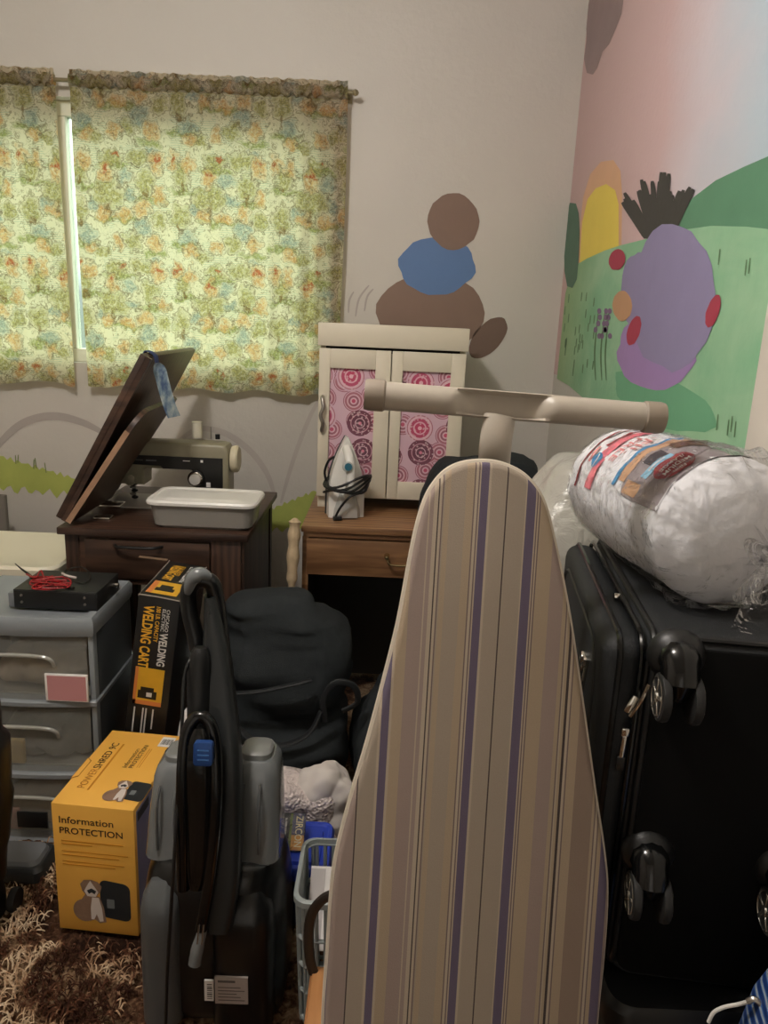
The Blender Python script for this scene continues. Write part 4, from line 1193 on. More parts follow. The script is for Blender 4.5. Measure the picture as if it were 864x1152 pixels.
# ------------------------------------------------------------------ drawer cart, amplifier, tote
m_cartgrey = mat('cart_grey', (132, 138, 142), .4)
m_drawer = mat('smoky_drawer_plastic', (178, 177, 168), .20, trans=.22, var=.12, vscale=9)
k = N('clear_drawer_plastic'); k.color(lin((196, 196, 188))); k.b.inputs['Roughness'].default_value = .2
tr = k.new('BsdfTransparent'); tr.inputs[0].default_value = (.82, .83, .82, 1); mx = k.new('MixShader'); mx.inputs[0].default_value = .30
k.link(tr.outputs[0], mx.inputs[1]); k.link(k.b.outputs[0], mx.inputs[2]); k.link(mx.outputs[0], k.out.inputs[0]); m_clear = k.m
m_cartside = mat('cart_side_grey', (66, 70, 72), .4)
CRX, CFY = -.712, 1.750
czt = at(112, 694, Y=CFY).z
rim_z = [at(100, y, Y=CFY).z for y in (715, 792, 872, 946)]
cart = thing('drawer_cart', 'three drawer plastic cart with grey frame and smoky drawers', 'drawer cart', (-.88, 1.92, 0))
CXL, CBY = CRX - .36, 2.03
mb = MB()
cz_ = czt
tcx, tcy = (CXL + CRX) / 2, (CFY + CBY) / 2


def bowed(z, grow=0, bow=.016, front=CFY):
    pts = []
    for i in range(13):
        u = i / 12; pts.append((CXL - grow + (CRX - CXL + 2 * grow) * u, front - grow - bow * math.sin(math.pi * u), z))
    return pts + [(CRX + grow, CBY + grow, z), (CXL - grow, CBY + grow, z)]


mb.loft([bowed(rim_z[0] - .002, .002), bowed(rim_z[0] + .012, .006), bowed(cz_ - .014, .006), bowed(cz_ - .004, .0), bowed(cz_ - .004, -.02, .012), bowed(cz_ - .010, -.03, .010)], m_cartgrey); mb.build('top', cart)
fbm = MB()
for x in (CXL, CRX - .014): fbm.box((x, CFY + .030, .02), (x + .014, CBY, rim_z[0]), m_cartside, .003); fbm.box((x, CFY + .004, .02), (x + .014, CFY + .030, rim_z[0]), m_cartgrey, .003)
fbm.box((CXL, CBY - .008, .02), (CRX, CBY, rim_z[0]), m_cartgrey)
for z in rim_z[1:]: fbm.loft([bowed(z - .008, .0), bowed(z - .004, .004), bowed(z + .006, .004), bowed(z + .010, .0)], m_cartgrey)
for x, y in ((CXL + .02, CFY + .03), (CRX - .06, CFY + .03), (CXL + .02, CBY - .06), (CRX - .06, CBY - .06)): fbm.box((x, y, 0), (x + .04, y + .04, rim_z[3]), m_cartgrey)
fbm.build('frame', cart)
contents = mat('drawer_contents', (150, 134, 114), .8, var=.5, vscale=16); contents2 = mat('drawer_dark_contents', (96, 96, 94), .7, var=.4, vscale=18)
for j in range(3):
    z1, z0 = rim_z[j] - (.003 if j == 0 else .009), rim_z[j + 1] + .011
    mb = MB(); rings = []
    mb.grid(lambda u, v: Vector((CXL + .016 + (CRX - CXL - .032) * u, CFY + .004 - .014 * math.sin(math.pi * u) - .004 * math.sin(math.pi * v), z0 + (z1 - z0) * v)), 16, 8, m_clear)
    mb.box((CXL + .018, CFY + .02, z0), (CRX - .018, CBY - .03, z0 + .004), m_drawer)
    d_o = mb.build('drawer', cart)
    hc = (CXL + CRX) / 2; zc = z0 + (z1 - z0) * .66
    mb = MB(); mb.tube(spline([(hc - .085, CFY - .010, zc - .020), (hc - .080, CFY - .018, zc), (hc - .05, CFY - .022, zc + .010), (hc + .05, CFY - .022, zc + .010), (hc + .080, CFY - .018, zc), (hc + .085, CFY - .010, zc - .020)], 5), .005, m_drawer, 8); mb.build('handle', d_o)
    mb = MB(); mb.blob((tcx + .03, CFY + .115, z0 + .055), (.135, .085, .052), contents2 if j == 1 else contents, 5, .22, 16, j + 1, .75, z0 + .0045, fold=.5)
    mb.build('drawer_filling', d_o)
    if j == 1: MB().box((CRX - .27, CFY + .012, z0 + .006), (CRX - .20, CFY + .025, z0 + .075), mat('yellowish_packet', (176, 150, 92), .6, var=.2, vscale=40), .003).build('packet', d_o)
    if j == 2: MB().box((CRX - .275, CFY + .012, z0 + .006), (CRX - .225, CFY + .02, z0 + .070), mat('pinkish_packet', (170, 118, 104), .6, var=.2, vscale=40), .003).build('packet', d_o)
    if j == 0:
        a, b = at(52, 788, Y=CFY - .018), at(98, 760, Y=CFY - .018)
        mb = MB(); mb.box((a.x, CFY - .0190, a.z), (b.x, CFY - .0130, b.z), m_paper, .0005); mb.box((a.x + .006, CFY - .0197, a.z + .003), (b.x - .004, CFY - .0190, b.z - .004), mat('pink_card', (196, 138, 140), .7)); mb.build('label_card', d_o)['label'] = 'pink paper label in a white holder'
    if j == 2:
        a, b = at(24, 925, Y=CFY), at(56, 910, Y=CFY)
        mb = MB(); mb.box((a.x, CFY - .0200, a.z), (b.x, CFY - .0140, b.z), m_black, .0004); mb.build('label_card', d_o)['label'] = 'black printed sticker'
# amplifier
az = cz_ - .0095 + .0005
aF = at(112, 694, Y=CFY + .045); aL = at(17, 694, Y=CFY + .045); aB = at(126, 641, Z=az + .072)
m_amp = mat('amp_black', (34, 35, 35), .45, var=.06)
AX0, AX1, AY0, AY1 = aL.x, aF.x - .004, CFY + .045, CFY + .200
ah = at(112, 667, Y=AY0).z
am = thing('amplifier', 'flat black electronic unit on the drawer cart top, tangled wires on it', 'amplifier', ((AX0 + AX1) / 2, (AY0 + AY1) / 2, cz_ - .004))
zb2 = cz_ - .004
mb = MB(); mb.box((AX0, AY0, zb2), (AX1, AY1, ah), m_amp, .002); mb.build('case', am)
mb = MB(); mb.box((AX0 + .002, AY0 - .003, zb2 + .003), (AX1 - .002, AY0, ah - .003), m_black, .0008); fp = mb.build('front_plate', am)
for x in (AX0 + .022, AX1 - .030):
    for z in (zb2 + .018, zb2 + .036): MB().lathe([(.0035, 0), (.003, .003), (.001, .0034)], m_steel, 12, T((x, AY0 - .003, z)) @ RX(90)).build('screw', fp)
mb = MB(); mb.box((AX0 - .016, AY0 + .004, zb2), (AX0, AY1, ah - .012), m_grey, .002); mb.build('heat_sink', am)
mb = MB(); mb.cyl((AX1, AY1 - .04, ah - .020), (AX1 + .014, AY1 - .04, ah - .020), .006, m_chrome); mb.build('terminal', am); mb = MB(); mb.cyl((AX0 - .022, AY0 + .03, zb2 + .02), (AX0 - .016, AY0 + .03, zb2 + .02), .007, m_white); mb.build('terminal', am)
m_redw = mat('red_wire', (150, 24, 30), .4); m_blkw = mat('black_wire', (18, 16, 16), .4)
wr_ = thing('wire_bundle', 'tangled red and black wires lying on the flat black unit', 'wires', ((AX0 + AX1) / 2, AY0 + .08, ah))


def ap(px, py, h=.004): p = at(px, py, Z=ah + h); return p


random.seed(5)
mb = MB()
for j in range(4):
    pts = [ap(random.uniform(34, 78), random.uniform(648, 662), random.uniform(.003, .018)) for _ in range(9)]
    mb.tube(spline(pts, 6), .0019, m_redw, 6)
mb.tube(spline([ap(30, 646, .012), ap(40, 650, .016), ap(46, 642, .02), ap(52, 652, .01), ap(74, 656, .006), ap(76, 660, .003)], 6), .0024, m_redw, 6); mb.build('red_wire', wr_)
mb = MB()
mb.tube(spline([ap(17, 634, .012), ap(24, 640, .016), ap(32, 646, .012), ap(36, 650, .008)], 6), [.0012 + .0002 * i for i in range(19)], m_blkw, 6); mb.build('probe_lead', wr_)
mb = MB(); mb.tube(spline([ap(70, 648, .008), ap(78, 640, .016), ap(92, 638, .018), ap(100, 644, .012), ap(101, 652, .005), ap(92, 656, .004), ap(80, 652, .006)], 6), .0017, m_blkw, 6)
mb.build('black_wire', wr_)
MB().tube(spline([ap(77, 661, .004), ap(83, 662, .004)], 3), .004, m_blkw, 6).build('fuse_holder', wr_)
mb = MB(); mb.tube(spline([ap(70, 645, .010), ap(76, 648, .012), ap(86, 650, .008)], 5), .0032, mat('pale_sleeve', (210, 196, 190), .5), 6); mb.build('white_sleeve', wr_)
# tote with the cream lid
twz = at(68, 640, Y=2.125).z
m_toteb = mat('grey_tote_plastic', (136, 134, 128), .35, trans=.2)
to = thing('lidded_tote', 'big storage tote with cream lid left of the sewing table', 'tote', (-1.19, 2.30, 0))
tcn = (-1.19, 2.31)
mb = MB(); mb.loft([rr_ring(tcn, .36, .30, .04, 0), rr_ring(tcn, .42, .345, .04, twz - .028)], m_toteb); mb.build('tub', to)
mb = MB(); mb.loft([rr_ring(tcn, .445, .372, .045, twz - .030), rr_ring(tcn, .450, .376, .045, twz - .008), rr_ring(tcn, .438, .364, .04, twz), rr_ring(tcn, .41, .335, .04, twz), rr_ring(tcn, .40, .325, .04, twz - .004)], mat('cream_lid', (228, 222, 200), .45)); mb.build('lid', to)
# grey board behind, at the picture edge
mb = MB(); a = at(8, 556, Y=2.72); mb.box((-1.75, 2.70, 0), (a.x, 2.72, a.z), mat('grey_board', (112, 106, 98), .7), .003)
tag(mb.build('panel_board', None), 'grey board standing against the back wall at the picture edge', 'board')

# ------------------------------------------------------------------ welding cart box
m_boxblk = mat('black_carton', (22, 21, 21), .4)
m_yel = mat('carton_yellow', (236, 178, 52), .5); m_yel2 = mat('carton_gold', (214, 164, 40), .5, var=.15, vscale=25); m_wht = mat('carton_white', (214, 212, 208), .5); m_org = mat('carton_orange', (206, 124, 62), .5); m_edge = mat('worn_carton_edge', (150, 140, 130), .8)
FWY = 1.775
TLc, TRc, BLc = at(157, 668, Y=FWY), at(204, 677, Y=FWY), at(141, 820, Y=FWY)
upv = (TLc - BLc); upv.y = 0; upv.normalize()
wW = (TRc - TLc).length * 1.0
xv = Vector((upv.z, 0, -upv.x))
wlen = TLc.z / upv.z - wW * 0 - .001
base = TLc - upv * wlen
base.z += max(0, -(base + xv * wW).z) + .001
wlen = (TLc - base).length
FW = frame(base, xv, upv)       # x right, y up along the box, z towards the camera
wd_ = .27
wb = thing('welding_cart_box', 'tall black and yellow carton leaning in front of sewing table', 'carton', M=FW)
mb = MB(); mb.box((0, 0, -wd_), (wW, wlen, 0), m_boxblk, .0025, 2)
e_ = .0008
# front lettering reads downward: x runs down, tops to the right
V = lambda x, y: frame(FW.inverted() @ (FW @ Vector((x, y, e_))), (0, -1, 0), (1, 0, 0))
mb.text('WELDING CART', m_yel, V(.016, wlen - .026), .170, .027, .03)
mb.text('100 LB. CAPACITY', m_yel, V(.048, wlen - .026), .096, .011, .02)
mb.text('CHICAGO', m_wht, V(.074, wlen - .030), .060, .0085, .01)
mb.text('ELECTRIC', m_wht, V(.0635, wlen - .030), .060, .0085, .01)
mb.text('WELDING', m_wht, V(.0625, wlen - .094), .092, .021, .03)
pz0, pz1 = wlen - .300, wlen - .196
mb.box((.012, pz0, 0), (.086, pz1, e_), m_yel2); mb.box((.012, pz0, e_), (.020, pz1, e_ * 1.3), m_org); mb.box((.012, pz0, e_), (.086, pz0 + .012, e_ * 1.3), m_org)
mb.box((.024, pz0 + .018, e_), (.072, pz0 + .040, e_ * 1.6), m_black); mb.box((.030, pz0 + .040, e_), (.064, pz0 + .050, e_ * 1.6), m_black); mb.box((.046, pz0 + .024, e_ * 1.6), (.060, pz0 + .036, e_ * 2), m_wht)
for xx, lw in ((.018, .05), (.040, .06), (.048, .06), (.066, .035)): mb.box((xx, pz0 - .012 - lw - .02, 0), (xx + .0035, pz0 - .010, e_), m_wht)
for xx in (0, wW):
    mb.tube([(xx, wlen - .004, 0), (xx, wlen - .001, -wd_)], .0016, m_edge, 5)
mb.tube([(0, wlen - .001, 0), (wW * .5, wlen, 0), (wW, wlen - .002, 0)], .0018, m_edge, 5)
# top face print
TPf = lambda x, z: Matrix(((0, 1, 0, x), (0, 0, 1, wlen + e_), (1, 0, 0, z), (0, 0, 0, 1)))
mb.text('WELDING CART', m_yel, TPf(.020, -wd_ + .03), .120, .026, .03)
mb.text('100 LB. CAPACITY', m_yel, TPf(.046, -wd_ + .03), .08, .010, .01)
mb.text('WELDING', m_wht, TPf(.066, -wd_ + .08), .070, .019, .03); mb.text('ELECTRIC', m_wht, TPf(.066, -wd_ + .025), .048, .012, .01)
mb.box((.010, wlen, -.105), (.088, wlen + e_, -.020), m_yel2); mb.box((.010, wlen + e_, -.105), (.024, wlen + e_ * 1.3, -.020), m_org)
mb.box((.026, wlen + e_, -.060), (.074, wlen + e_ * 1.8, -.040), m_black); mb.box((.034, wlen + e_, -.080), (.066, wlen + e_ * 1.8, -.060), m_boxblk)
mb.build('printed_carton', wb, local=True)
fl = MB(); fl.box((-.05, wlen + .001, -wd_ - .002), (.03, wlen + .003, -wd_ + .012), mat('carton_flap', (120, 96, 74), .8), M=RZ(3)); fl.build('loose_flap', wb, local=True)

# ------------------------------------------------------------------ yellow shredder box
m_shy = mat('shredder_box_yellow', (240, 182, 80), .42, var=.03, vscale=8)
m_dkt = mat('print_dark_brown', (66, 44, 24), .5); m_gold = mat('print_gold', (206, 136, 30), .4); m_lav = mat('print_lavender_grey', (136, 136, 168), .45, var=.15, vscale=12)
m_dog1 = mat('print_dog_fawn', (140, 112, 92), .5, var=.2, vscale=90); m_dog2 = mat('print_dog_white', (216, 206, 198), .5); m_shr = mat('print_shredder_dark', (34, 40, 44), .4); m_shrg = mat('print_grey', (110, 116, 118), .4)
zt_ = .325
b0, b1, b2 = at(57, 903, Z=zt_), at(150, 912, Z=zt_), at(122, 818, Z=zt_)
xd = (b1 - b0); bw = xd.length; yd = Vector((-xd.y, xd.x, 0)); bd = (b2 - b0).length
bd = min(bd, 1.735 - b0.y)
FX = frame((b0.x, b0.y, .002), xd, yd)
BH = zt_ - .002
sb = thing('shredder_box', 'yellow orange paper shredder carton standing on the carpet', 'carton', M=FX)
mb = MB(); mb.box((0, 0, 0), (bw, bd, BH), m_shy, .0018, 2)
e_ = .0007
FR = Matrix(((1, 0, 0, 0), (0, 0, -1, -e_), (0, 1, 0, 0), (0, 0, 0, 1)))           # front face: x, up
FP = lambda x, z: FR @ T((x, z, 0))
mb.text('Information', m_dkt, FP(.016, BH - .047), .122, .017, .008)
mb.text('PROTECTION', m_dkt, FP(.016, BH - .073), .142, .016, .012)
for z, l_ in ((BH - .092, .14), (BH - .100, .07), (BH - .118, .15), (BH - .128, .13), (BH - .144, .14), (BH - .152, .12)): mb.box((.018, -e_, z), (.018 + l_, 0, z + .0022), m_gold)


def flat(mb, pts, m, M_, lift):
    mb.poly([M_ @ Vector((x, y, lift)) for x, y in pts], m)


def e2(cx, cy, rx, ry, n=20): return [(cx + rx * math.cos(2 * math.pi * i / n), cy + ry * math.sin(2 * math.pi * i / n)) for i in range(n)]


def print_pic(M_, s_, lie=False):
    sh = [(x * .030 * 1.5, y) for x, y in ()]
    rrp = rrect(.064, .090, .014)
    flat(mb, [(s_ * (x + .115), s_ * (y + .058 - .12 * (x))) for x, y in rrp], m_shr, M_, .0002)
    flat(mb, [(s_ * (x + .105), s_ * (y + .050)) for x, y in rrect(.016, .022, .002)], m_shrg, M_, .0004)
    flat(mb, e2(s_ * .048, s_ * .028, s_ * .024, s_ * .027), m_dog1, M_, .0006)            # a seated fawn and white dog
    flat(mb, [(s_ * x, s_ * y) for x, y in ((.040, .050), (.052, .068), (.082, .064), (.090, .040), (.094, .004), (.080, .000), (.070, .008), (.058, .003), (.050, .010))], m_dog1, M_, .0007)
    flat(mb, [(s_ * x, s_ * y) for x, y in ((.066, .062), (.080, .062), (.086, .036), (.088, .006), (.080, .004), (.074, .022), (.068, .008), (.062, .008), (.062, .036))], m_dog2, M_, .0009)
    flat(mb, [(s_ * x, s_ * y) for x, y in ((.042, .092), (.050, .102), (.066, .104), (.080, .100), (.088, .090), (.084, .076), (.074, .064), (.056, .064), (.046, .076))], m_dog1, M_, .0010)
    flat(mb, [(s_ * x, s_ * y) for x, y in ((.058, .092), (.064, .102), (.070, .092), (.080, .076), (.074, .064), (.056, .064), (.050, .076))], m_dog2, M_, .0012)
    flat(mb, [(s_ * x, s_ * y) for x, y in ((.056, .078), (.066, .084), (.076, .078), (.072, .070), (.066, .074), (.060, .070))], m_shr, M_, .0014)


print_pic(FR @ T((.010, .026, 0)), 1.08)
TF = lambda x, y: Matrix(((0, -1, 0, x), (1, 0, 0, y), (0, 0, 1, BH + e_), (0, 0, 0, 1)))   # top face: text runs to the back, tops to the left
mb.text('POWER', mat('print_gold_dark', (186, 116, 30), .4), TF(.046, .060), .075, .018, .0)
mb.text('SHRED 9C', m_dkt, TF(.046, .137), .110, .018, .008)
mb.box((.054, .055, BH), (.058, .245, BH + e_), m_gold)
mb.text('Information', m_dkt, TF(.104, .150), .080, .011, .0); mb.text('PROTECTION', m_dkt, TF(.119, .150), .098, .011, .008)
for x in (.126, .131): mb.box((x, .155, BH), (x + .0015, .235, BH + e_), m_gold)
print_pic(Matrix(((0, -1, 0, bw - .006), (1, 0, 0, .006), (0, 0, 1, BH + e_), (0, 0, 0, 1))), .80) if False else print_pic(T((bw - .105, .022, BH + e_)), .75)
mb.box((bw - .045, bd - .055, BH), (bw - .012, bd - .012, BH + e_), m_paper)
for i in range(9): mb.box((bw - .041 + i * .003, bd - .046, BH + e_), (bw - .0398 + i * .003 + (i % 3) * .0004, bd - .022, BH + e_ * 1.5), m_shr)
mb.box((bw, .012, .02), (bw + e_, bd - .01, BH - .012), m_lav); mb.box((bw + e_, .018, BH - .04), (bw + e_ * 1.5, .08, BH - .018), m_shr); mb.box((bw + e_, .05, .03), (bw + e_ * 1.5, .2, .10), m_shr)
mb.build('printed_carton', sb, local=True)
fl = MB(); fl.prism([(-.0010, .09), (.012, .10), (.012, .165), (-.0010, .175)], BH + .0002, BH + .0012, mat('tuck_flap_edge', (170, 112, 30), .6)); fl.prism([(.0005, .0935), (.0112, .1025), (.0112, .1625), (.0005, .1715)], BH + .0012, BH + .0018, m_shy); fl.build('tuck_flap', sb, local=True)

# white bundle behind the yellow box
mb = MB(); mb.blob((-.470, 1.785, .185), (.052, .036, .195), m_fill, 4, .15, 12, 2, .9, .002)
tag(mb.build('cloth_bundle', None, angle=180), 'white cloth bundle showing behind the yellow box corner', 'cloth')

# ------------------------------------------------------------------ carpet cleaner (upright)
m_vgrey = mat('smoky_grey_tank', (112, 116, 117), .22, coat=.3)
m_vgrey2 = mat('housing_grey', (84, 87, 88), .32)
m_vblack = mat('cleaner_black', (14, 15, 16), .28)
m_spine = mat('spine_charcoal', (30, 33, 34), .4)
vc = thing('carpet_cleaner', 'black and grey upright carpet cleaner with tall handle', 'carpet cleaner', (-.30, 1.32, 0))
VX = at(240, 1000, Y=1.26).x
mb = MB()
vcx, vcy = -.300, 1.318
rg = []
for z, w_, d_2, r in ((.004, .272, .20, .05), (.03, .282, .22, .06), (.16, .286, .225, .07), (.26, .278, .215, .07), (.31, .262, .20, .07), (.335, .235, .175, .06), (.342, .20, .15, .05)):
    rg.append([(vcx + x, vcy + y, z) for x, y in rrect(w_, d_2, r, 7)])
mb.loft(rg, m_vblack); hs = mb.build('base_housing', vc)


def lobe(cx, w, z0, z1, m, yf, dep, name, par=vc):
    mb = MB(); rings = []
    for i in range(13):
        t = i / 12; z = z0 + (z1 - z0) * t
        k_ = min(1, (1 - max(0, (t - .72) / .28) ** 2.4) ** .5 if t < 1 else 0.12) if t > .72 else 1
        k_ = max(k_, .12)
        rings.append([(cx + x * (k_ * .55 + .45), yf + dep / 2 + y * k_, z) for x, y in rrect(w, dep, min(w, dep) * .42, 6)])
    mb.loft(rings, m); return mb.build(name, par)


lobe(-.392, .078, .010, .315, m_vgrey2, 1.185, .09, 'side_cover')
lobe(-.234, .118, .010, .300, m_vblack, 1.1805, .09, 'side_cover')
# tanks
for cx, w, z0, z1, yy in ((-.384, .104, .332, .515, 1.27), (-.224, .100, .332, .528, 1.27)):
    mb = MB(); rings = []
    for t, k_ in ((0, .92), (.03, 1), (.5, .97), (.86, .90), (.95, .82), (1, .66)):
        rings.append([(cx + x * k_ + (.008 if cx < -.3 else -.004) * t, yy + .04 + y * k_ + .03 * t, z0 + (z1 - z0) * t) for x, y in rrect(w, .12, .028, 6)])
    mb.loft(rings, m_vgrey); tk = mb.build('tank', vc)
    mb = MB(); mb.loft([[(cx + x * k_ + (.008 if cx < -.3 else -.004), yy + .07 + y * k_, z) for x, y in rrect(w * .62, .07, .02, 5)] for z, k_ in ((z1 - .004, 1), (z1 + .010, .95), (z1 + .014, .8))], mat('tank_cap_grey', (120, 122, 120), .4)); mb.build('tank_cap', tk)
    for dx_ in (-.022, .012):
        mb = MB(); mb.tube(spline([(cx + dx_, yy - .019, z0 + .03), (cx + dx_ * .98, yy - .016, z0 + .12), (cx + dx_ * .9, yy + .004, z1 - .03)], 4), .003, m_vgrey2, 6); mb.build('tank_rib', tk)
# spine and handle
mb = MB()
path = [at(247, 1040, Y=1.185), at(249, 985, Y=1.20), at(251, 920, Y=1.225), at(251, 850, Y=1.25), at(248, 790, Y=1.29), at(244, 735, Y=1.325), at(241, 700, Y=1.345), at(238, 668, Y=1.358)]
ws = [.026, .038, .038, .036, .031, .026, .019, .012]
P2 = spline(path, 5); W2 = spline([(w, 0, 0) for w in ws], 5)
mb.loft([[Vector((c.x + x, c.y + y, c.z)) for x, y in rrect(w.x * 1.85, .050, .014, 4)] for c, w in zip(P2, W2)], m_spine); sp_ = mb.build('spine', vc)
mb = MB(); mb.tube(spline([at(225, 880, Y=1.24), at(224, 820, Y=1.26), at(224, 760, Y=1.29), at(226, 728, Y=1.30)], 4), [.022] * 10 + [.020, .017, .012], m_black, 14); mb.build('hose_tube', vc)
hp = [at(243, 745, Y=1.33), at(227, 742, Y=1.335), at(219, 712, Y=1.345), at(213, 684, Y=1.35), at(213, 663, Y=1.352), at(223, 653, Y=1.355), at(237, 655, Y=1.358), at(243, 672, Y=1.358), at(247, 705, Y=1.35), at(250, 735, Y=1.34)]
mb = MB(); mb.tube(spline(hp, 6, True), .0160, m_vblack, 12, closed=True, flat=1.0); hn = mb.build('handle', vc)
mb = MB(); gp = spline([at(211, 668, Y=1.336), at(216, 652, Y=1.336), at(226, 646, Y=1.338), at(237, 650, Y=1.342)], 5); mb.tube(gp, [.006 + .009 * math.sin(math.pi * i / (len(gp) - 1)) for i in range(len(gp))], m_vgrey, 10); mb.build('grip', hn)
# hose loop with its shiny black tool handle
mb = MB(); hl = [at(206, 1000, Y=1.172), at(205, 920, Y=1.18), at(206, 860, Y=1.195), at(211, 822, Y=1.21), at(224, 806, Y=1.22), at(237, 816, Y=1.215), at(243, 850, Y=1.20), at(243, 910, Y=1.18), at(236, 985, Y=1.168), at(226, 1045, Y=1.158)]
mb.tube(spline(hl, 7), .0115, m_blackgloss, 12); mb.build('hose', vc)
mb = MB(); to_ = [at(224, 818, Y=1.215), at(225, 870, Y=1.20), at(224, 940, Y=1.185), at(220, 1000, Y=1.172)]
mb.tube(spline(to_, 6), [.014, .020, .025, .028, .030, .031, .031, .031, .031, .030, .030, .029, .028, .027, .025, .023, .020, .017, .012], m_blackgloss, 14, flat=.7); tool = mb.build('hose_tool', vc)
fbp = at(217, 862, Y=1.165); fbq = at(238, 838, Y=1.165)
lg = MB(); m_logo = mat('blue_logo', (26, 66, 128), .4); m_logo2 = mat('pale_logo', (70, 118, 180), .4)
FLg = frame((fbp.x, 1.1655, fbp.z), (1, 0, 0), (0, .12, 1)); lw_, lh_ = fbq.x - fbp.x, fbq.z - fbp.z
lg.prism([(lw_ / 2 + x, lh_ / 2 + y) for x, y in rrect(lw_, lh_, .006)], -.014, .0, m_logo, FLg, bev=.001)
for i in range(3): lg.box((lw_ * .22, lh_ * (.24 + .2 * i), 0), (lw_ * .82, lh_ * (.30 + .2 * i), .0005), m_logo2, M=FLg)
lg.build('logo_badge', vc)['label'] = 'bright blue badge'
mb = MB(); nz_ = [at(228, 1046, Y=1.158), at(222, 1068, Y=1.150), at(219, 1084, Y=1.146)]
mb.tube(spline(nz_, 4), [.009, .0095, .010, .0115, .0125, .012, .012, .012, .012], m_vgrey, 12); mb.build('nozzle', vc)
mb = MB()
for dx_ in (-3, 2): mb.tube([at(227 + dx_, 1040, Y=1.143), at(225 + dx_, 1062, Y=1.138)], .0016, m_chrome, 6)
mb.build('nozzle_trim', vc)
mb = MB(); cdp = [at(226, 733, Y=1.315), at(214, 742, Y=1.29), at(207, 765, Y=1.27), at(205, 810, Y=1.235), at(202, 880, Y=1.19), at(197, 950, Y=1.16), at(192, 1030, Y=1.145), at(188, 1100, Y=1.14), at(186, 1180, Y=1.14)]
mb.tube(spline(cdp, 6), .0032, m_black, 8); mb.build('power_cord', vc)
# stickers
mb = MB()
m_stk = mat('grey_sticker', (168, 158, 152), .5); m_ink = mat('sticker_ink', (84, 78, 76), .5)
a, b = at(242, 1129, Y=1.176), at(279, 1101, Y=1.176); yS = 1.1765
FSs = frame((a.x, yS, a.z), (1, 0, .01), (0, 0, 1)); w_, h_ = b.x - a.x, b.z - a.z
mb.box((0, 0, -.004), (w_, h_, .0), m_stk, M=FSs)
mb.box((.006, h_ * .80, 0), (w_ * .62, h_ * .88, .0003), m_ink, M=FSs)
for i in range(5): mb.box((.006, h_ * (.12 + .12 * i), 0), (w_ * (.9 - .12 * (i % 3)), h_ * (.15 + .12 * i), .0003), m_ink, M=FSs)
mb.build('rating_sticker', hs)['label'] = 'pale rating sticker'
mb = MB(); a, b = at(230, 1126, Y=1.176), at(240, 1104, Y=1.176); FSs = frame((a.x, yS, a.z), (1, 0, 0), (0, 0, 1)); w_, h_ = b.x - a.x, b.z - a.z
mb.box((0, 0, -.004), (w_, h_, 0), m_paper, M=FSs)
for i in range(8): mb.box((w_ * .3, h_ * (.1 + .1 * i), 0), (w_ * .85, h_ * (.1 + .1 * i + .03 + .015 * (i % 3)), .0003), m_ink, M=FSs)
mb.build('barcode_sticker', hs)['label'] = 'white barcode sticker'
mb = MB(); a = at(242, 915, Y=1.20); mb.box((a.x - .002, 1.196, a.z - .006), (a.x + .012, 1.1985, a.z + .006), m_stk, .0005); mb.build('small_label', sp_)
mb = MB(); a = at(321, 1000, Y=1.33); mb.blob((a.x - .006, 1.335, a.z + .0), (.012, .03, .055), m_offwhite, 3, .1, 20, 1); mb.build('hose_clip', vc)['label'] = 'cream plastic clip'

# ------------------------------------------------------------------ black bag pile, fleece, blue bin, basket
mb = MB()
sec = []      # slack sack: boxy upper flap drooping to the right, rounder lower body
for z, x0_, x1_, y0_, y1_ in ((.003, -.40, -.10, 1.90, 2.10), (.06, -.425, -.085, 1.86, 2.11), (.14, -.43, -.075, 1.835, 2.11), (.20, -.43, -.07, 1.83, 2.11), (.235, -.43, -.075, 1.85, 2.11), (.26, -.43, -.085, 1.89, 2.11), (.30, -.43, -.095, 1.90, 2.11), (.38, -.43, -.075, 1.885, 2.11), (.45, -.43, -.070, 1.89, 2.11), (.51, -.43, -.095, 1.91, 2.11), (.56, -.43, -.135, 1.93, 2.10), (.595, -.42, -.175, 1.95, 2.09), (.612, -.40, -.20, 1.97, 2.07), (.616, -.37, -.24, 1.99, 2.05)):
    sec.append((z, (x0_ + x1_) / 2, (y0_ + y1_) / 2, x1_ - x0_, y1_ - y0_))
SEC = spline([(q[1], q[2], q[0]) for q in sec], 4); SED = spline([(q[3], q[4], 0) for q in sec], 4)
mb.loft([[(c.x + q.x, c.y + q.y, c.z) for q in spline([(a_, b_, 0) for a_, b_ in rrect(d.x, d.y, min(d.x, d.y) * .42, 4)], 3, True)] for c, d in zip(SEC, SED)], m_blackcloth)
for v in mb.bm.verts:
    q = Vector((v.co.x * 5, v.co.y * 5, v.co.z * 13))
    h = noise.noise(q) * .026 + noise.noise(q * 2.4) * .014 - .034 * abs(noise.noise(Vector((v.co.x * 4 + 3, v.co.z * 16, v.co.y * 4))))
    v.co += Vector((h * .5, h, h * .5 if v.co.z > .05 else 0))
bgp = thing('duffel_bag', 'large slack black cloth bag heaped on the floor before the desk', 'bag', (-.25, 2.0, 0))
mb.build('sack', bgp, angle=180)
mb = MB(); mb.tube(spline([at(262, 812, Y=1.83), at(285, 832, Y=1.81), at(320, 838, Y=1.81), at(348, 824, Y=1.82), at(361, 800, Y=1.84)], 6), .010, m_softblack, 8, flat=.5); mb.build('rim_binding', bgp)
mb = MB(); mb.tube(spline([at(366, 812, Y=1.85), at(364, 785, Y=1.84), at(378, 768, Y=1.84), at(398, 772, Y=1.85), at(402, 790, Y=1.86), at(385, 800, Y=1.85)], 6), .009, m_softblack, 8, flat=.5)
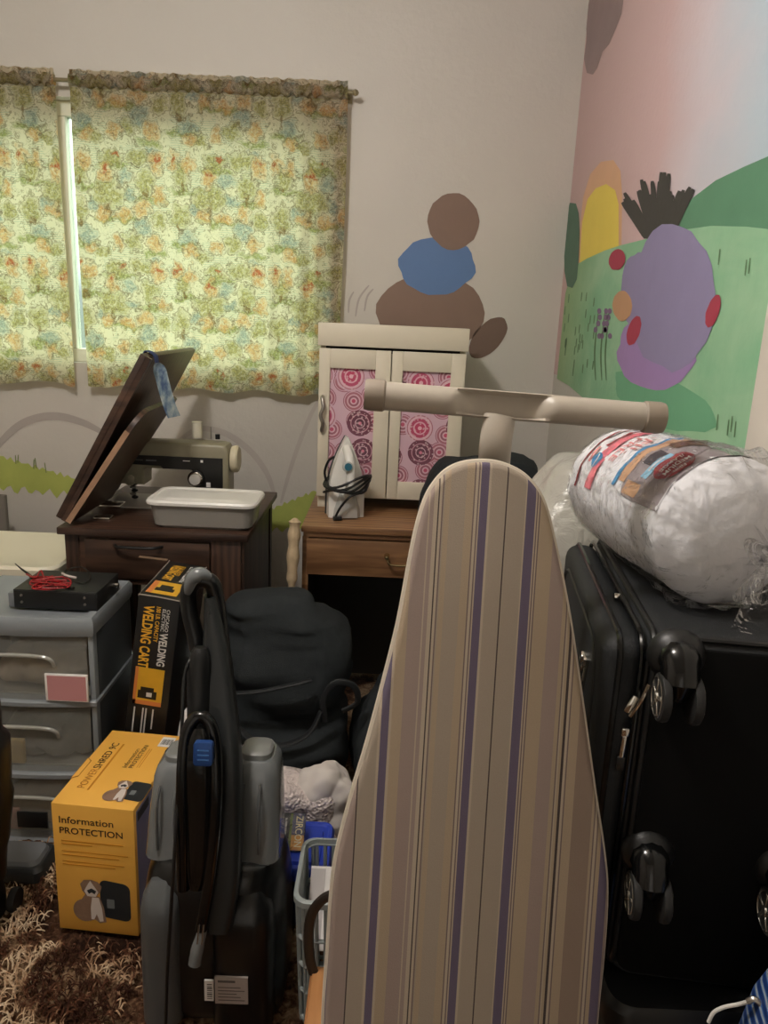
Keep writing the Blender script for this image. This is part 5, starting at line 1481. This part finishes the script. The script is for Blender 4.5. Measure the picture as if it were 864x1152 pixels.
mb.tube(spline([at(255, 780, Y=1.83), at(290, 778, Y=1.82), at(330, 770, Y=1.82), at(350, 765, Y=1.84)], 6), .009, m_softblack, 8, flat=.5); mb.build('strap', bgp)
mb = MB(); mb.blob((.045, 2.00, .17), (.100, .15, .20), m_blackcloth, 5, .2, 9, 12, .85, .002, fold=.4)
tag(mb.build('cloth_heap', None, angle=180), 'small black cloth heap between the duffel bag and the board', 'cloth')

m_fleece = N('sherpa_fleece'); co = m_fleece.coords(); vf = m_fleece.new('TexVoronoi'); vf.inputs['Scale'].default_value = 130; m_fleece.link(co, vf.inputs['Vector'])
m_fleece.color(lin((226, 212, 208))); m_fleece.b.inputs['Roughness'].default_value = .95; m_fleece.bump(vf.outputs['Distance'], 1.0, .006); m_fleece = m_fleece.m
m_fleece2 = mat('smooth_blanket', (222, 214, 208), .85)
flz = thing('fleece_blanket', 'bunched white fleece blanket in front of the black duffel bag', 'blanket', (-.19, 1.72, 0))
mb = MB(); mb.blob((-.215, 1.712, .105), (.125, .072, .120), m_fleece, 5, .30, 11, 2, .8, .002, fold=.55); mb.build('fleece_side', flz, angle=180)
mb = MB(); mb.blob((-.125, 1.725, .140), (.075, .058, .115), m_fleece2, 5, .30, 14, 7, .75, .002, fold=.7); mb.build('smooth_side', flz, angle=180)

m_blue = mat('royal_blue_plastic', (40, 66, 178), .35); m_bnavy = mat('navy_bin_plastic', (24, 34, 72), .4)
bn = thing('storage_bin', 'blue lidded storage bin behind the carpet cleaner', 'bin', (-.205, 1.535, 0))
bc = (-.205, 1.535)
BZ = .170
mb = MB(); mb.loft([rr_ring(bc, .19, .13, .02, 0), rr_ring(bc, .215, .155, .02, BZ - .03)], m_bnavy); mb.build('tub', bn)
mb = MB(); mb.loft([rr_ring(bc, .235, .175, .025, BZ - .032), rr_ring(bc, .238, .178, .025, BZ - .012), rr_ring(bc, .228, .168, .022, BZ - .002), rr_ring(bc, .214, .154, .02, BZ - .002), rr_ring(bc, .206, .146, .02, BZ - .007), rr_ring(bc, .19, .13, .02, BZ - .007), rr_ring(bc, .184, .124, .02, BZ)], m_blue); mb.build('lid', bn)

# stud finder pack
a0, a1 = at(313, 957, Z=BZ + .004), at(341, 955, Z=BZ + .004)
FZ = frame(a0, (1, 0, 0), (-.05, .55, .42))
zp = thing('tool_package', 'small boxed tool with black and orange card on the blue bin', 'package', M=FZ)
zw, zh = (a1 - a0).length, .085
mb = MB(); mb.box((0, 0, -.004), (zw, zh, 0), m_shr, .001)
mb.box((zw * .46, .002, 0), (zw * .98, zh * .42, .0005), mat('pack_orange', (212, 150, 50), .45)); mb.box((zw * .46, zh * .42, 0), (zw * .98, zh, .0005), mat('pack_slate', (70, 74, 104), .45)); mb.box((zw * .36, .002, 0), (zw * .46, zh, .0006), mat('pack_green', (110, 128, 60), .45)); mb.box((zw * .08, .01, 0), (zw * .34, zh - .006, .0005), m_black)
Vz = lambda x, y, l: T((x, y, l)) @ RZ(-90)
mb.text('ZIRCON', mat('pack_cream', (232, 220, 170), .45), Vz(zw * .60, zh - .006, .0012), zh * .82, zw * .30, .012)
mb.box((zw * .16, .018, .0005), (zw * .24, zh - .012, .0009), m_wht)
mb.build('pack_card', zp, local=True)
mb = MB(); mb.loft([[(zw * .5 + x * k_, zh * .5 + y * k_, z) for x, y in rrect(zw * 1.02, zh * 1.05, .01)] for z, k_ in ((.0014, 1), (.010, .9), (.012, .8))], m_film); mb.build('blister', zp, local=True)

# grey basket with paper
m_bask = mat('grey_basket_plastic', (150, 158, 158), .4)
kz = .305
ba, bb = at(350, 941, Z=kz), at(341, 1016, Z=kz)
bk = thing('plastic_basket', 'grey plastic basket with slotted sides left of the ironing board', 'basket', (-.03, (ba.y + bb.y) / 2, 0))
kx0, kx1, ky0, ky1 = -.140, .075, bb.y, ba.y
kc = ((kx0 + kx1) / 2, (ky0 + ky1) / 2); kw, kd = kx1 - kx0, ky1 - ky0
mb = MB()
mb.loft([rr_ring(kc, kw, kd, .03, kz - .014), rr_ring(kc, kw, kd, .03, kz - .002), rr_ring(kc, kw - .006, kd - .006, .028, kz), rr_ring(kc, kw - .016, kd - .016, .026, kz), rr_ring(kc, kw - .018, kd - .018, .026, kz - .014)], m_bask, caps=False); mb.build('rim', bk)
mb = MB(); mb.loft([rr_ring(kc, kw - .035, kd - .035, .026, .0), rr_ring(kc, kw - .035, kd - .035, .026, .006)], m_bask)
ringt, ringb = rr_ring(kc, kw - .012, kd - .012, .028, kz - .012), rr_ring(kc, kw - .034, kd - .034, .026, .004)
for t in (.0, .28, .5, .72, .96): mb.tube([Vector(a).lerp(Vector(b), t) for a, b in zip(ringt, ringb)], .0040, m_bask, 6, closed=True)
dense_t = spline(ringt, 3, True); dense_b = spline(ringb, 3, True); tot = 44
acc = [0]
for i in range(len(dense_t)): acc.append(acc[-1] + (dense_t[(i + 1) % len(dense_t)] - dense_t[i]).length)
for j in range(tot):
    s_ = acc[-1] * j / tot; i = max(q for q in range(len(dense_t)) if acc[q] <= s_); f_ = (s_ - acc[i]) / max(acc[i + 1] - acc[i], 1e-6); i2 = (i + 1) % len(dense_t)
    mb.tube([dense_t[i].lerp(dense_t[i2], f_), dense_b[i].lerp(dense_b[i2], f_)], .0040, m_bask, 6)
mb.build('slatted_body', bk)
mb = MB()
FPp = frame((kx0 + .022, ky0 + .03, .17), (1, 0, .0), (0, .72, .50))
mb.box((0, 0, 0), (.17, .155, .0015), m_paper, M=FPp); mb.box((.0, 0, .0016), (.03, .150, .0022), mat('grey_paper_edge', (190, 184, 182), .7), M=FPp)
tag(mb.build('paper_sheets', None), 'white paper sheets lying inside the grey plastic basket', 'paper')

# small wooden crate with a bent handle
m_pine = wood('pine', (150, 96, 54), (196, 140, 88), axis=1)
wc = thing('wooden_caddy', 'small wooden caddy with a dark bent handle beside the ironing board', 'caddy', (-.02, 1.08, 0))
wx0, wx1, wy0, wy1, wz = -.098, .06, .96, 1.155, .200
mb = MB()
for a, b in (((wx0, wy0, 0), (wx0 + .012, wy1, wz)), ((wx1 - .012, wy0, 0), (wx1, wy1, wz)), ((wx0 + .012, wy0, 0), (wx1 - .012, wy0 + .012, wz)), ((wx0 + .012, wy1 - .012, 0), (wx1 - .012, wy1, wz)), ((wx0 + .012, wy0 + .012, 0), (wx1 - .012, wy1 - .012, .01)), ((wx0 + .004, wy0 + .004, wz), (wx1 - .004, wy1 - .004, wz + .008))): mb.box(a, b, m_pine, .002)
mb.build('box', wc)
m_bent = mat('dark_bent_metal', (44, 36, 30), .35)
yh = 1.14
mb = MB(); hpts = [Vector((wx0 + .006, yh, wz + .004)), at(346, 1075, Y=yh), at(348, 1040, Y=yh), at(357, 1018, Y=yh), at(376, 1006, Y=yh)]
hpts[1].x = max(hpts[1].x, wx0 - .002)
top_ = hpts[-1]; mx_ = (wx0 + wx1) / 2
hpts += [Vector((mx_ + .02, yh, top_.z + .002)), Vector((wx1 - .015, yh, top_.z - .035)), Vector((wx1 - .006, yh, wz + .004))]
mb.tube(spline(hpts, 6), .0095, m_bent, 10, flat=.7); mb.build('handle', wc)
mb = MB(); mb.cyl((wx0 + .03, 1.125, wz + .03), (wx1 - .03, 1.125, wz + .03), .014, mat('brown_roller', (84, 60, 48), .5))
for x in (wx0 + .028, wx1 - .034): mb.box((x, 1.118, wz + .006), (x + .006, 1.132, wz + .045), m_bent, .001)
mb.build('crossbar', wc)

# ------------------------------------------------------------------ dark upright cleaner at the left edge
uc = thing('floor_sweeper', 'black upright floor sweeper cut off by the left picture edge', 'sweeper', (-.88, 1.44, 0))
mb = MB()
pth = [at(-22, 985, Y=1.42), at(-20, 930, Y=1.42), at(-16, 880, Y=1.42), at(-18, 830, Y=1.42), at(-22, 780, Y=1.43), at(-30, 700, Y=1.46)]
mb.tube(spline(pth, 5), [.052] * 4 + [.056] * 6 + [.050] * 6 + [.036] * 5 + [.024] * 5, m_black, 16); mb.build('column', uc)
a = at(-10, 1000, Z=0)
mb = MB(); mb.loft([[(-.900 + x, 1.455 + y, z) for x, y in rrect(w_, d_, .03)] for z, w_, d_ in ((.002, .13, .10), (.05, .13, .10), (.10, .12, .09), (.16, .09, .08))], m_black); mb.build('body', uc)
mb = MB(); mb.loft([[(-.868 + x, 1.615 + y, z) for x, y in rrect(w_, d_, .02)] for z, w_, d_ in ((.003, .150, .11), (.030, .150, .11), (.040, .135, .095))], m_darkgrey); mb.loft([[(-.868 + x, 1.615 + y, z) for x, y in rrect(w_, d_, .02)] for z, w_, d_ in ((.0402, .125, .085), (.050, .115, .075))], m_grey); mb.build('foot', uc)
mb = MB(); mb.lathe([(.012, -.010), (.026, -.008), (.028, 0), (.026, .008), (.012, .010)], m_rub, 22, T((-.815, 1.48, .0285)) @ RY(90)); mb.build('wheel', uc)
